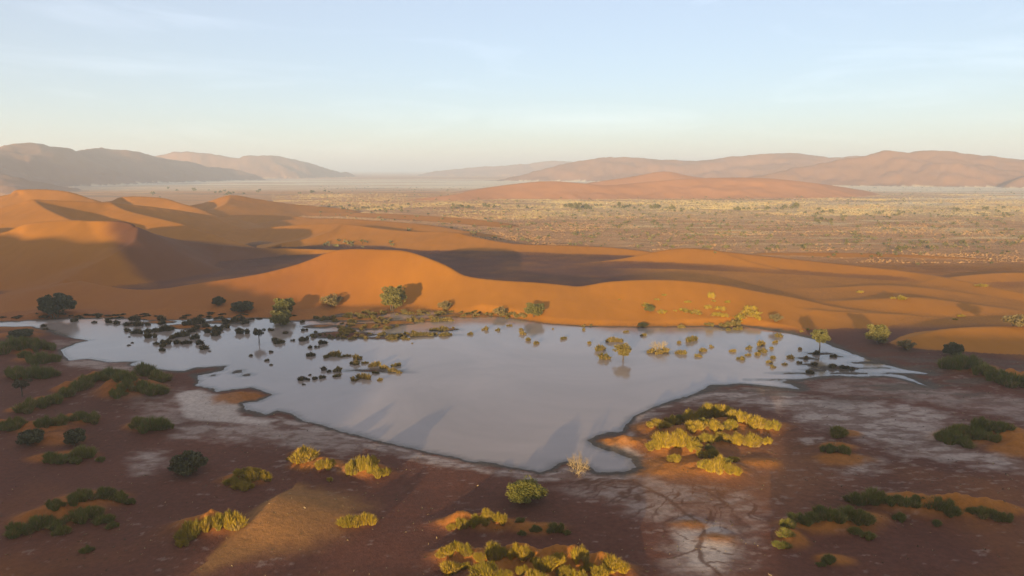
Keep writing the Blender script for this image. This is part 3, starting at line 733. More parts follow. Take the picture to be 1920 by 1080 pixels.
def tree_meshes(seed, leafmat, crown_h=.62, stem=.22, depth=.9, clumps=46, leaves=70, leaf=.030, stems=1, hollow=.55, droop=0.0, barkmat=None):
    """(woody part, crown) of a tree 1 wide: leaves gathered in clumps through an uneven crown over forking limbs"""
    g = np.random.default_rng(seed)
    C = []
    while len(C) < clumps:
        p = g.normal(size=3); p /= np.linalg.norm(p)
        r = hollow + (1 - hollow) * g.uniform() ** .6
        r *= .80 + .20 * math.sin(3 * math.atan2(p[1], p[0]) + seed) * math.cos(2 * p[2] + seed)
        x, y, z = p * r
        z = (z * .5 + .5)
        if z < .10 and droop == 0 and g.uniform() < .6: continue
        C.append((x * .44, y * .44 * depth, stem + z * crown_h - droop * (x * x + y * y) * .3))
    C = np.array(C)
    cr = g.uniform(.06, .13, clumps)
    k = np.repeat(np.arange(clumps), leaves); n = len(k)
    d = g.normal(size=(n, 3)); d /= np.linalg.norm(d, axis=1, keepdims=True)
    c = C[k] + d * (cr[k] * g.uniform(.25, 1, n) ** .5)[:, None] * [1.1, 1.1, .75]
    a = g.normal(size=(n, 3)); a /= np.linalg.norm(a, axis=1, keepdims=True)
    b = np.cross(a, g.normal(size=(n, 3))); b /= np.linalg.norm(b, axis=1, keepdims=True)
    s = (leaf * g.uniform(.6, 1.5, n))[:, None]
    V = np.stack([c - a * s, c + b * s * .55, c + a * s, c - b * s * .55], 1).reshape(-1, 3)
    F = np.arange(n * 4).reshape(-1, 4)
    crown = mesh_np('crown', V, F, leafmat, False)
    WV, WF = [], []
    def add(P, R, sides=5):
        v, f = tube(P, R, sides); o = len(WV)
        WV.extend(v); WF.extend([(x + o, y + o, z + o) for x, y, z in f])
    for s_ in range(stems):
        bx, by = (g.uniform(-.09, .09), g.uniform(-.09, .09)) if stems > 1 else (0, 0)
        top = np.array([bx * 2 + g.uniform(-.03, .03), by * 2, stem + crown_h * .25])
        add([(bx, by, -.06), (bx * 1.3 + .01, by * 1.3, stem * .5), top], [.030 / stems ** .5 + .006, .024 / stems ** .5 + .004, .018 / stems ** .5 + .004], 7)
        for j in g.choice(clumps, min(clumps, max(6, 16 // stems)), replace=False):
            q = C[j]; m = (top + q) * .5 + g.normal(size=3) * .02 + [0, 0, -.02]
            add([top - [0, 0, stem * .25 * g.uniform()], m, q], [.013, .009, .003], 5)
    wood = mesh_np('trunk', WV, WF, barkmat or M_BARK, True)
    return wood, crown

def dry_mesh(seed, mat, h=.75):
    """bleached leafless shrub: four generations of forking twigs"""
    g = np.random.default_rng(seed)
    WV, WF = [], []
    def grow(p, d, ln, r, lev):
        q = p + d * ln; m = (p + q) / 2 + g.normal(size=3) * ln * .08
        v, f = tube([p, m, q], [r, r * .8, r * .55], 4 if lev < 3 else 3); o = len(WV)
        WV.extend(v); WF.extend([(x + o, y + o, z + o) for x, y, z in f])
        if lev >= 4: return
        for _ in range(4 if lev == 0 else 3):
            e = d + g.normal(size=3) * .62 + [0, 0, .08]; e /= np.linalg.norm(e)
            if lev > 1 and e[2] < -.25: e[2] *= -.4
            grow(q if _ else m, e, ln * g.uniform(.62, .86), r * .58, lev + 1)
    for s in range(6):
        a = 2 * math.pi * s / 6 + g.uniform(0, .8)
        d = np.array([math.cos(a) * .75, math.sin(a) * .75, .75]); d /= np.linalg.norm(d)
        grow(np.array([math.cos(a) * .03, math.sin(a) * .03, -.03]), d, .20, .016, 0)
    V = np.array(WV); V[:, :2] *= .5 / np.abs(V[:, :2]).max(); V[:, 2] *= h / V[:, 2].max()
    return mesh_np('twigs', V, WF, mat, False)

GRASS = [grass_mesh(100 + i, M_GRASS_LIT, h=.40 + .05 * (i % 3), lobes=8 + i % 4) for i in range(6)]
GRASS_GREEN_SHADE = [grass_mesh(120 + i, M_GRASS_GREEN_SHADE, h=.36 + .05 * (i % 3), lobes=8 + i % 4) for i in range(5)]
TUFT = [grass_mesh(140 + i, M_REED, 420, h=.34 + .06 * (i % 3), lobes=3 + i % 3, flat=.8, wid=.035) for i in range(5)]
TUFTD = [grass_mesh(160 + i, M_MUDTUFT, 380, h=.30 + .06 * (i % 3), lobes=3 + i % 3, flat=.8, wid=.038) for i in range(5)]
LOWGRASS = [grass_mesh(180 + i, M_GRASS_LIT, 420, h=.20 + .04 * (i % 2), lobes=7, spread=.8, wid=.026) for i in range(3)]
SHRUB = [tree_meshes(200 + i, M_SCRUB, .50, .02, 1.0, 9, 22, .075, 1, .3)[1] for i in range(4)]

def plant_root(name, pos, width, rot, label, cat, group):
    o = link(name, None); o.location = pos; o.rotation_euler = (0, 0, rot); o.scale = (width, width, width)
    o['label'] = label; o['category'] = cat
    if group: o['group'] = group
    return o

def hits(pts):
    """ground points seen at a list of photograph spots (px, py)"""
    n = len(pts)
    A = np.array([ray(a, b) for a, b in pts])
    t0 = -CAM_H / A[:, 2]
    f = np.linspace(.62, 1.03, 90)
    T = t0[:, None] * f[None]
    X = A[:, 0:1] * T; Y = A[:, 1:2] * T; Zr = CAM_H + A[:, 2:3] * T
    Z = np.empty_like(X)
    xf, yf = X.ravel(), Y.ravel()
    Z = terrain(xf, yf).reshape(X.shape)
    D = Zr - Z
    i = np.maximum(np.argmax(D < 0, 1), 1)
    r = np.arange(n)
    w = D[r, i - 1] / np.maximum(D[r, i - 1] - D[r, i], 1e-6)
    t = T[r, i - 1] + (T[r, i] - T[r, i - 1]) * w
    P = A * t[:, None]; P[:, 2] += CAM_H
    P[:, 2] = np.maximum(Z[r, i - 1] + (Z[r, i] - Z[r, i - 1]) * w, 0)
    S = np.linalg.norm(P - [0, 0, CAM_H], axis=1) / FPX      # metres that one photograph pixel spans there
    return P, S

ORD = ['leftmost', 'second from the left', 'third from the left', 'fourth from the left', 'fifth from the left', 'sixth from the left', 'seventh from the left', 'eighth from the left', 'ninth from the left',
       'tenth from the left', 'eleventh from the left', 'twelfth from the left', 'thirteenth from the left', 'fourteenth from the left']

def scatter(name, meshes, spots, label, cat, group, ordinal=True, grow=1.0, tall=None, sink=.04):
    """one object of its own for every clump: spots are (px, py, width px[, height px])"""
    P, S = hits([s[:2] for s in spots])
    order = sorted(range(len(spots)), key=lambda i: (spots[i][0], spots[i][1]))
    rank = {i: k for k, i in enumerate(order)}
    for i, s in enumerate(spots):
        me = meshes[(i * 7 + int(s[0])) % len(meshes)]
        w = s[2] * S[i] * grow * 1.15
        o = bpy.data.objects.new(name, me); COL.objects.link(o)
        sz = w * random.uniform(.9, 1.1) if tall is None else w * tall
        if len(s) > 3: sz = s[3] * S[i] / max(v.co.z for v in me.vertices) * 1.05
        o.location = (P[i][0], P[i][1] + w * .15, P[i][2] - sink)
        o.scale = (w, w * random.uniform(.75, 1.0), sz)
        o.rotation_euler = (0, 0, random.choice((0, math.pi)) + random.uniform(-.7, .7))
        if ordinal and len(spots) <= len(ORD):
            o['label'] = label % (ORD[rank[i]] if rank[i] < len(spots) - 1 or len(spots) == 1 else 'rightmost')
        else:
            o['label'] = label
        o['category'] = cat; o['group'] = group

# ---------------------------------------------------------------- trees and bushes, each with its own place
TREE_A = tree_meshes(301, M_OLIVE, .72, .10, .95, 70, 90, .026, 2, .5)
TREE_B = tree_meshes(302, M_GOLD, .58, .24, 1.0, 60, 80, .024, 1, .45)
TREE_C = tree_meshes(303, M_OLIVE, .60, .35, .95, 46, 70, .030, 1, .45)
BUSH_A = tree_meshes(304, M_OLIVE, .56, .03, .9, 60, 90, .026, 4, .45)
BUSH_D = tree_meshes(305, M_DARK, .52, .02, .9, 60, 90, .028, 4, .45)
BUSH_N = tree_meshes(306, leaf_material('bright_leaves', (.110, .105, .016), (.175, .145, .024)), .54, .05, .85, 110, 110, .016, 4, .55)
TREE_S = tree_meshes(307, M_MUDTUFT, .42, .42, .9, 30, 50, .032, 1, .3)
BUSH_P = tree_meshes(308, leaf_material('faded_leaves', (.15, .105, .040), (.21, .15, .055)), .50, .04, .9, 40, 60, .028, 3, .4)
DRY = [dry_mesh(41, M_DRY), dry_mesh(42, M_DRY, .6)]

# (kind, px, py of the foot, width px, height px, name, label)
TREES = [
    (TREE_A, 738, 582, 52, 45, 'tree', 'largest olive green tree, at the foot of the sunlit dune across the lake'),
    (BUSH_A, 534, 588, 46, 28, 'bush', 'rounded golden olive bush on the far bank where the shadow edge crosses'),
    (BUSH_A, 528, 611, 46, 27, 'bush', 'rounded olive bush standing in the water below the far bank'),
    (BUSH_P, 622, 574, 44, 22, 'bush', 'pale faded bush on the orange dune foot left of the largest tree'),
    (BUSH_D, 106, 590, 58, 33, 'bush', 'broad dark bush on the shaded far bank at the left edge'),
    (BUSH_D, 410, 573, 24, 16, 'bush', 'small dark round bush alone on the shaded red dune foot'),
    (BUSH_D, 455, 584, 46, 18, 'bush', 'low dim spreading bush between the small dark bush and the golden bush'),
    (TREE_S, 486, 645, 25, 26, 'tree', 'small dark flat topped tree with bare trunk in the left water'),
    (TREE_B, 1168, 678, 38, 33, 'tree', 'round golden tree on a thin trunk standing in open water'),
    (BUSH_N, 984, 942, 78, 44, 'bush', 'dense rounded yellow green bush on the flat below the near shore'),
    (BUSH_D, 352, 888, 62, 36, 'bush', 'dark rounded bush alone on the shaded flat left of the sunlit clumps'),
    (TREE_C, 1536, 660, 32, 40, 'tree', 'small olive tree with thin trunk on a mud islet at the right shore'),
    (BUSH_A, 1645, 643, 46, 31, 'bush', 'wide olive bush on the right dune slope with its shadow behind'),
    (BUSH_P, 1698, 655, 30, 16, 'bush', 'small faint bush just right of the wide olive bush'),
    (BUSH_D, 1786, 668, 32, 22, 'bush', 'dark scrubby bush at the dune foot above the right grass bank'),
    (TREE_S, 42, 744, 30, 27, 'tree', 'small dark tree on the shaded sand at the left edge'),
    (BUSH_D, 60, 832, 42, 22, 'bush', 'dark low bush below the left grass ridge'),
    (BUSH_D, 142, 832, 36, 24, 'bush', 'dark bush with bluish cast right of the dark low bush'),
    (BUSH_A, 1003, 592, 46, 24, 'bush', 'leaning olive bush on the far shore below the bare dune face'),
    (BUSH_P, 938, 592, 34, 17, 'bush', 'ochre bush on the far shore left of the leaning olive bush'),
    (BUSH_P, 834, 581, 30, 17, 'bush', 'faded bush with a dark shadow right of the largest tree'),
    (BUSH_P, 1454, 603, 24, 14, 'bush', 'faint bush on the dune between yellow grass and the islet tree'),
    (BUSH_A, 1218, 584, 24, 12, 'bush', 'dull olive bush among the left yellow grass patches of the dune'),
    (BUSH_P, 1905, 612, 40, 18, 'bush', 'pale yellow bush on the dune crest at the right edge'),
    (BUSH_D, 1205, 613, 22, 8, 'bush', 'low dark bush drawn for the shadow of the golden tree, at the waterline below the dune'),  # added bush stands in for the shadow tip of the lake tree
    (BUSH_D, 40, 632, 40, 12, 'bush', 'low dark bush on the spit at the left edge of the lake'),
]
P_, S_ = hits([(t[1], t[2]) for t in TREES])
for (proto, px, py, w, h, name, label), p, s in zip(TREES, P_, S_):
    wood, crown = proto
    r = plant_root(name, (p[0], p[1], p[2] - .03), w * s * 1.15, random.uniform(-.6, .6), label, name, None)
    top = max(v.co.z for v in crown.vertices)
    r.scale.z = h * s / top * 1.05
    link('trunk' if name == 'tree' else 'stems', wood, parent=r)
    link('crown' if name == 'tree' else 'foliage', crown, parent=r)
for me, px, py, w, h, label in [(DRY[0], 1083, 888, 54, 44, 'bleached leafless shrub at the near water edge'), (DRY[1], 1235, 658, 42, 22, 'bleached leafless shrub on a grassy islet in open water')]:
    p, s = hits([(px, py)]); p = p[0]; s = s[0]
    o = link('dry_shrub', me, label=label, category='shrub'); o.location = p; o.scale = (w * s, w * s, h * s / max(v.co.z for v in me.vertices))

# ---------------------------------------------------------------- grass clumps on their hummocks
scatter('grass_clump', GRASS_GREEN_SHADE, [(232, 712, 34), (262, 704, 40), (294, 714, 38), (238, 730, 34), (270, 736, 46), (300, 738, 34), (222, 744, 28)], 'green grass clump on the tall left hummock, %s', 'grass', 'clumps on the tall left hummock')
scatter('grass_clump', GRASS_GREEN_SHADE, [(202, 708, 34), (180, 714, 30), (160, 724, 34), (140, 734, 34), (118, 744, 30), (98, 754, 28), (76, 762, 32), (50, 772, 36)], 'grass clump along the ridge falling left of the tall hummock, %s', 'grass', 'clumps on the falling left ridge')
scatter('grass_clump', GRASS_GREEN_SHADE, [(62, 710, 40), (32, 706, 34), (92, 706, 30)], 'dull grass clump on the small rise above the small dark tree, %s', 'grass', 'clumps on the small left rise')
scatter('grass_clump', GRASS_GREEN_SHADE, [(18, 657, 46), (58, 655, 44), (86, 656, 26), (74, 682, 44), (96, 678, 24), (40, 672, 26)], 'dark green clump on the left bank below the spit, %s', 'grass', 'clumps on the left bank')
scatter('grass_clump', GRASS_GREEN_SHADE, [(8, 806, 30), (32, 801, 30), (82, 800, 34), (110, 796, 34), (142, 790, 34), (174, 792, 32)], 'grass clump along the lower left sand ridge, %s', 'grass', 'clumps on the lower left ridge')
scatter('grass_clump', GRASS_GREEN_SHADE, [(256, 800, 32), (280, 808, 46), (306, 806, 28)], 'green clump by the pale mud pan, %s', 'grass', 'clumps by the pale pan')
scatter('grass_clump', GRASS_GREEN_SHADE, [(98, 868, 38), (150, 858, 36), (136, 870, 24), (184, 866, 18)], 'dark flat clump on the shaded left flat, %s', 'grass', 'clumps on the shaded left flat')
scatter('grass_clump', GRASS_GREEN_SHADE, [(104, 952, 26), (132, 944, 30), (160, 937, 34), (190, 935, 34), (220, 938, 30), (240, 946, 20)], 'clump on the upper arc of the crescent hummock, %s', 'grass', 'upper arc of the crescent hummock')
scatter('grass_clump', GRASS_GREEN_SHADE, [(34, 1004, 40), (64, 995, 44), (94, 988, 36), (110, 1004, 28), (140, 976, 40), (166, 972, 36), (190, 982, 28), (206, 992, 22)], 'clump on the lower arc of the crescent hummock, %s', 'grass', 'lower arc of the crescent hummock')
scatter('grass_clump', GRASS_GREEN_SHADE, [(161, 1036, 22)], 'lone small clump on the bare sand near the bottom left corner', 'grass', 'lone clumps', False)
scatter('grass_clump', GRASS, [(572, 863, 48, 26), (612, 879, 36, 19), (544, 862, 12, 8), (618, 902, 12, 8)], 'sunlit yellow clump above the sand spur, %s', 'grass', 'clumps above the sand spur')
scatter('grass_clump', GRASS, [(438, 908, 28), (455, 918, 30), (470, 902, 30), (486, 896, 26), (502, 900, 22), (448, 892, 26), (468, 888, 24)], 'sunlit clump on the small mound left of the sand spur, %s', 'grass', 'clumps on the small left mound')
scatter('grass_clump', GRASS, [(663, 886, 36, 28), (690, 884, 36, 32), (706, 893, 30, 20), (724, 890, 22, 14), (698, 868, 20, 16)], 'sunlit clump on the mound below the near shore, %s', 'grass', 'clumps on the near shore mound')
scatter('grass_clump', GRASS, [(350, 1012, 36), (366, 1000, 38), (386, 992, 36), (412, 988, 38), (442, 990, 42, 28), (340, 1024, 22)], 'clump on the half lit mound beside the sand spur, %s', 'grass', 'clumps beside the sand spur')
scatter('grass_clump', GRASS, [(653, 987, 36, 22), (682, 986, 36, 25)], 'sunlit clump on the lone round mound right of the sand spur, %s', 'grass', 'clumps on the lone round mound')
scatter('grass_clump', GRASS, [(868, 990, 34, 18), (894, 986, 36, 20), (914, 974, 24, 22), (934, 980, 28, 18), (846, 992, 18, 10)], 'sunlit clump on the low bank below the dense bush, %s', 'grass', 'clumps on the low bank')
scatter('grass_clump', GRASS_GREEN_SHADE, [(974, 980, 18), (1004, 998, 24), (1040, 1000, 32), (1064, 1002, 18), (978, 1004, 18)], 'shaded clump right of the sunlit low bank, %s', 'grass', 'shaded clumps by the low bank')
scatter('grass_clump', GRASS, [(1236, 802, 34), (1262, 796, 32), (1296, 790, 38), (1328, 784, 46), (1358, 780, 44), (1388, 790, 36), (1420, 802, 42), (1452, 806, 34), (1222, 798, 18)], 'back row clump on the sunlit lakeside hummock, %s', 'grass', 'back row of the lakeside hummock')
scatter('grass_clump', GRASS, [(1308, 806, 38), (1340, 806, 36), (1370, 804, 30), (1322, 830, 30), (1352, 826, 32), (1384, 832, 38), (1412, 834, 36), (1440, 832, 22), (1244, 818, 16)], 'middle row clump on the sunlit lakeside hummock, %s', 'grass', 'middle of the lakeside hummock')
scatter('grass_clump', GRASS, [(1228, 842, 30), (1252, 838, 48), (1280, 834, 46), (1302, 844, 34), (1266, 866, 26), (1318, 858, 24), (1336, 856, 26), (1322, 876, 28), (1344, 888, 44), (1370, 888, 32), (1376, 866, 20)], 'front clump on the sunlit lakeside hummock, %s', 'grass', 'front of the lakeside hummock')
scatter('grass_clump', GRASS_GREEN_SHADE, [(1276, 792, 30), (1318, 796, 26), (1268, 826, 20), (1330, 845, 22), (1360, 868, 22)], 'darker green clump between the yellow ones of the lakeside hummock, %s', 'grass', 'green clumps of the lakeside hummock')
scatter('grass_clump', GRASS, [(830, 1042, 24), (852, 1036, 36), (876, 1040, 30), (902, 1052, 26), (930, 1050, 46, 32), (968, 1046, 38), (990, 1044, 26), (1006, 1056, 20), (1046, 1058, 34), (1086, 1052, 40, 26), (1106, 1070, 30), (1152, 1070, 42, 28)], 'upper row clump on the bottom middle hummock, %s', 'grass', 'upper row of the bottom hummock')
scatter('grass_clump', GRASS, [(844, 1076, 38), (872, 1066, 22), (908, 1086, 50), (938, 1090, 36), (976, 1078, 24), (1026, 1068, 40), (1060, 1080, 30), (1122, 1084, 32), (1004, 1094, 40), (1078, 1092, 36)], 'lower row clump on the bottom middle hummock, %s', 'grass', 'lower row of the bottom hummock')
scatter('grass_clump', GRASS_GREEN_SHADE, [(1468, 1028, 26), (1474, 1008, 30), (1480, 988, 30), (1502, 980, 34), (1528, 980, 36), (1558, 974, 42), (1592, 978, 46), (1622, 984, 40), (1604, 1004, 30), (1632, 1010, 28)], 'green clump along the lower right hummock, %s', 'grass', 'clumps on the lower right hummock')
scatter('grass_clump', GRASS_GREEN_SHADE, [(1604, 946, 36), (1640, 940, 40), (1670, 944, 26), (1702, 948, 34), (1722, 944, 28), (1690, 976, 28), (1762, 960, 42), (1792, 968, 34), (1760, 986, 20), (1850, 968, 32), (1884, 980, 28), (1826, 962, 22)], 'green clump along the long right hummock, %s', 'grass', 'clumps on the long right hummock')
scatter('grass_clump', GRASS_GREEN_SHADE, [(1556, 1054, 28), (1540, 1062, 14)], 'small green clump below the lower right hummock, %s', 'grass', 'clumps below the right hummock')
scatter('grass_clump', GRASS_GREEN_SHADE, [(1576, 820, 36), (1558, 848, 32), (1580, 850, 28)], 'green clump on the pale mud right of the lakeside hummock, %s', 'grass', 'clumps on the pale mud')
scatter('grass_clump', GRASS_GREEN_SHADE, [(1776, 824, 34), (1800, 834, 40), (1832, 820, 40), (1858, 828, 28), (1846, 804, 40), (1878, 808, 36), (1806, 812, 34)], 'green clump on the right edge hummock by the pale channel, %s', 'grass', 'clumps by the pale channel')
scatter('grass_clump', GRASS_GREEN_SHADE, [(1782, 688, 34), (1804, 690, 44), (1830, 690, 44), (1854, 702, 40), (1882, 716, 42), (1908, 724, 44)], 'green clump on the grassy bank below the right dunes, %s', 'grass', 'clumps on the right bank')
scatter('grass_patch', LOWGRASS, [(1214, 574, 24), (1240, 586, 26), (1234, 563, 16), (1244, 554, 14), (1162, 562, 8)], 'thin yellow grass patch on the lit dune beside the dull bush, %s', 'grass', 'left grass patches on the dune')
scatter('grass_patch', LOWGRASS, [(1286, 584, 24), (1306, 588, 28), (1292, 568, 16), (1326, 578, 24), (1337, 559, 20, 13), (1342, 592, 26), (1356, 582, 30), (1340, 566, 14), (1364, 568, 16), (1362, 594, 24), (1268, 584, 12)], 'yellow grass patch in the middle of the lit dune face, %s', 'grass', 'middle grass patches on the dune')
scatter('grass_patch', LOWGRASS, [(1392, 598, 36), (1408, 592, 40), (1414, 582, 34), (1400, 586, 26), (1384, 602, 22), (1424, 598, 20)], 'yellow green grass patch near the right end of the lit dune, %s', 'grass', 'right grass patches on the dune')
scatter('grass_patch', LOWGRASS, [(1612, 549, 14), (1692, 562, 24), (1678, 560, 14), (1794, 600, 12), (1806, 594, 14), (1842, 537, 18), (1516, 618, 10), (1504, 622, 10)], 'small yellow tuft on the low dunes at the right, %s', 'grass', 'tufts on the right dunes')

# ---------------------------------------------------------------- tufts standing in the shallow lake
scatter('reed_tuft', TUFTD, [(80, 614, 14), (86, 618, 10), (135, 605, 15), (176, 607, 9), (200, 607, 18), (216, 608, 15), (236, 611, 18), (256, 613, 28), (276, 611, 12), (302, 609, 22), (300, 601, 26), (250, 602, 20)],
        'dark tuft along the far waterline of the left arm, %s', 'reed', 'tufts on the left waterline')
scatter('reed_tuft', TUFTD, [(236, 623, 15), (254, 627, 20), (274, 627, 24), (291, 624, 18), (308, 622, 26), (320, 619, 18), (276, 636, 24), (242, 634, 5), (241, 650, 6), (248, 645, 6)], 'dark tuft of the first row standing in the left arm, %s', 'reed', 'first row of tufts in the left arm')
scatter('reed_tuft', TUFTD, [(292, 648, 13), (302, 653, 14), (303, 660, 14), (312, 648, 26), (322, 637, 22), (330, 647, 22), (340, 633, 24), (348, 647, 18), (368, 637, 20), (372, 648, 24), (380, 658, 28), (392, 661, 6)], 'dark tuft of the clustered islet in the left arm, %s', 'reed', 'clustered islet of the left arm')
scatter('reed_tuft', TUFTD, [(352, 610, 22), (370, 606, 26), (366, 618, 24), (384, 614, 22), (358, 624, 18), (388, 626, 24), (404, 622, 26), (424, 616, 20), (420, 606, 24), (440, 604, 30), (448, 628, 32), (462, 608, 18), (400, 632, 22)], 'dark tuft in the reedy shallows left of the flat topped tree, %s', 'reed', 'reedy shallows of the left arm')
scatter('reed_tuft', TUFTD, [(506, 622, 14), (512, 641, 14), (523, 646, 19), (533, 628, 14), (506, 663, 10), (470, 670, 12), (502, 679, 11), (508, 687, 7), (568, 606, 12), (550, 641, 10)], 'dark tuft in the water right of the flat topped tree, %s', 'reed', 'tufts by the flat topped tree')
scatter('reed_tuft', TUFTD, [(568, 622, 15), (566, 642, 24), (581, 655, 16), (592, 654, 12), (601, 647, 20), (582, 670, 17), (562, 716, 18), (574, 715, 14), (588, 714, 13), (601, 712, 15), (568, 724, 8), (582, 706, 7), (606, 697, 20), (618, 699, 12)],
        'olive brown tuft in the water left of the sunlit tufts, %s', 'reed', 'tufts in the shaded middle water')
scatter('reed_tuft', TUFT, [(610, 674, 17), (625, 671, 22), (638, 672, 9), (650, 671, 13), (666, 676, 22), (668, 686, 24), (684, 684, 11), (635, 698, 20), (631, 709, 13), (661, 716, 18), (681, 713, 24)], 'sunlit tuft of the middle water cluster, %s', 'reed', 'sunlit middle cluster')
scatter('reed_tuft', TUFT, [(702, 690, 20), (720, 692, 15), (742, 689, 16), (736, 697, 16), (746, 701, 13), (714, 716, 13), (704, 702, 12)], 'golden tuft at the tip of the thin sand bar, %s', 'reed', 'tufts at the sand bar tip')
scatter('reed_tuft', TUFT, [(883, 628, 15), (912, 621, 16), (935, 622, 13), (978, 629, 17), (976, 621, 11), (990, 641, 17), (1005, 647, 12), (1057, 638, 12), (955, 613, 9), (1037, 619, 7), (1095, 621, 11), (773, 646, 6)], 'small tuft in the open water before the bare dune, %s', 'reed', 'tufts before the bare dune')
scatter('reed_tuft', TUFT, [(1105, 647, 13), (1125, 659, 21), (1130, 676, 27), (1146, 643, 18), (1158, 643, 18), (1207, 632, 11), (1174, 625, 9)], 'ochre tuft round the golden tree in the water, %s', 'reed', 'tufts round the golden tree')
scatter('reed_tuft', TUFT, [(1222, 662, 18), (1236, 664, 22), (1250, 661, 20), (1274, 646, 14), (1298, 642, 23), (1277, 666, 18), (1310, 671, 12), (1318, 661, 15), (1333, 653, 11), (1374, 662, 11)], 'ochre tuft in the water round the grassy islet, %s', 'reed', 'tufts round the grassy islet')
scatter('reed_tuft', TUFT, [(1427, 650, 19), (1407, 657, 14), (1434, 663, 20), (1422, 669, 17), (1403, 669, 10), (1393, 677, 19), (1451, 675, 15), (1443, 683, 11), (1448, 691, 13), (1447, 657, 12)], 'ochre tuft of the cluster left of the islet tree, %s', 'reed', 'cluster by the islet tree')
scatter('reed_tuft', TUFT, [(1459, 634, 17), (1454, 645, 11), (1278, 616, 13), (1330, 611, 14), (1362, 614, 18), (1376, 612, 22), (1384, 620, 15), (1366, 622, 14), (1352, 612, 14), (1095, 612, 9), (1108, 611, 8)], 'ochre tuft along the waterline under the lit dune, %s', 'reed', 'tufts on the lit waterline')
scatter('reed_tuft', TUFTD, [(1472, 686, 10), (1484, 673, 16), (1500, 658, 11), (1512, 674, 16), (1526, 685, 15), (1532, 664, 16), (1566, 670, 16), (1560, 690, 18), (1582, 692, 20), (1600, 694, 14), (1498, 682, 12), (1520, 700, 14)], 'brown tuft on the mud islets at the right shore, %s', 'reed', 'tufts on the right mud islets')
# the marsh under the largest tree: so many low tufts that they share one description
mr = np.random.default_rng(77); marsh = []
for cx, cy, rx, ry, n in [(640, 628, 62, 12, 34), (690, 612, 55, 9, 22), (660, 598, 80, 6, 26), (775, 629, 70, 5, 24), (835, 619, 24, 4, 8), (800, 600, 50, 5, 16), (725, 636, 45, 4, 14), (870, 590, 55, 5, 16), (760, 588, 80, 4, 22), (960, 594, 40, 5, 10)]:
    for _ in range(n):
        a = mr.uniform(0, 2 * math.pi); q = math.sqrt(mr.uniform())
        marsh.append((cx + math.cos(a) * q * rx, cy + math.sin(a) * q * ry, mr.uniform(7, 16)))
scatter('marsh_tuft', TUFT, marsh, 'low ochre tuft in the marsh below the largest tree', 'reed', 'marsh below the largest tree', False)
# low weeds on the shaded left bank of the far shore
weeds = [(mr.uniform(0, 560), mr.uniform(588, 600), mr.uniform(8, 20)) for _ in range(46)]
scatter('bank_weed', TUFTD, weeds, 'low dark weed on the far bank along the left arm', 'weed', 'weeds on the far left bank', False, 1.0, .5)

# ---------------------------------------------------------------- scrub on the valley plain
def plain_shrubs(regions, label, group):
    far = []
    for (x0, x1, y0, y1, n, w0, w1) in regions:
        while len(far) < n:
            x, y = mr.uniform(x0, x1), mr.triangular(y0, (y0 + y1) / 2, y1)
            if float(fbm(np.array([x / 60]), np.array([y / 9]), 95, 3)[0]) + mr.uniform(-.25, .25) > .05:
                far.append((x, y, mr.uniform(w0, w1) * (1.35 if mr.uniform() < .15 else .9)))
    scatter('shrub', SHRUB, far, label, 'shrub', group, False, 1.0)
plain_shrubs([(820, 1110, 384, 396, 40, 6, 13)], 'olive shrub of the dense dark row below the low red hill', 'dense row below the red hill')
plain_shrubs([(1110, 1500, 384, 398, 50, 6, 12)], 'shrub in the greenish band right of the dense row on the plain', 'greenish band of the plain')
plain_shrubs([(1500, 1910, 388, 432, 50, 5, 11)], 'shrub on the far straw coloured plain at the right', 'far right plain')
plain_shrubs([(640, 820, 380, 405, 24, 5, 10)], 'shrub on the plain behind the middle dunes, left of the dense row', 'plain behind the middle dunes')
plain_shrubs([(1000, 1500, 404, 446, 44, 4, 8)], 'tiny shrub on the reddish middle of the plain', 'reddish middle plain')
plain_shrubs([(1300, 1910, 440, 500, 62, 5, 11)], 'shrub on the near right plain just behind the long low dune', 'near right plain')
plain_shrubs([(250, 640, 354, 372, 26, 5, 9)], 'far shrub before the pale pan beyond the left dunes', 'plain beyond the left dunes')
def scrub_mass():
    V0, F0 = [], []
    g = np.random.default_rng(5)
    pts = [(g.uniform(600, 1950), 350 + 150 * g.uniform() ** 1.3) for _ in range(1700)]
    P, S = hits(pts)
    keep = (P[:, 1] > 430) & (P[:, 2] < 3.0) & (P[:, 1] < 2200)
    V, F, n = [], [], 0
    for p, s in zip(P[keep], S[keep]):
        w = g.uniform(1.2, 3.2)
        m = 16
        c = g.normal(size=(m, 3)) * [.28, .28, .16] * w + [p[0], p[1], p[2] + .3 * w]
        a = g.normal(size=(m, 3)); a /= np.linalg.norm(a, axis=1, keepdims=True)
        b = np.cross(a, g.normal(size=(m, 3))); b /= np.linalg.norm(b, axis=1, keepdims=True)
        q = .24 * w
        V.append(np.stack([c - a * q, c + b * q, c + a * q, c - b * q], 1).reshape(-1, 3)); F.append(np.arange(m * 4).reshape(-1, 4) + n); n += m * 4
    me = mesh_np('scrub', np.concatenate(V), np.concatenate(F), M_SCRUB, False)
    o = link('scrub', me, kind='stuff', label='countless tiny low scrub plants speckling the valley plain', category='scrub')
scrub_mass()

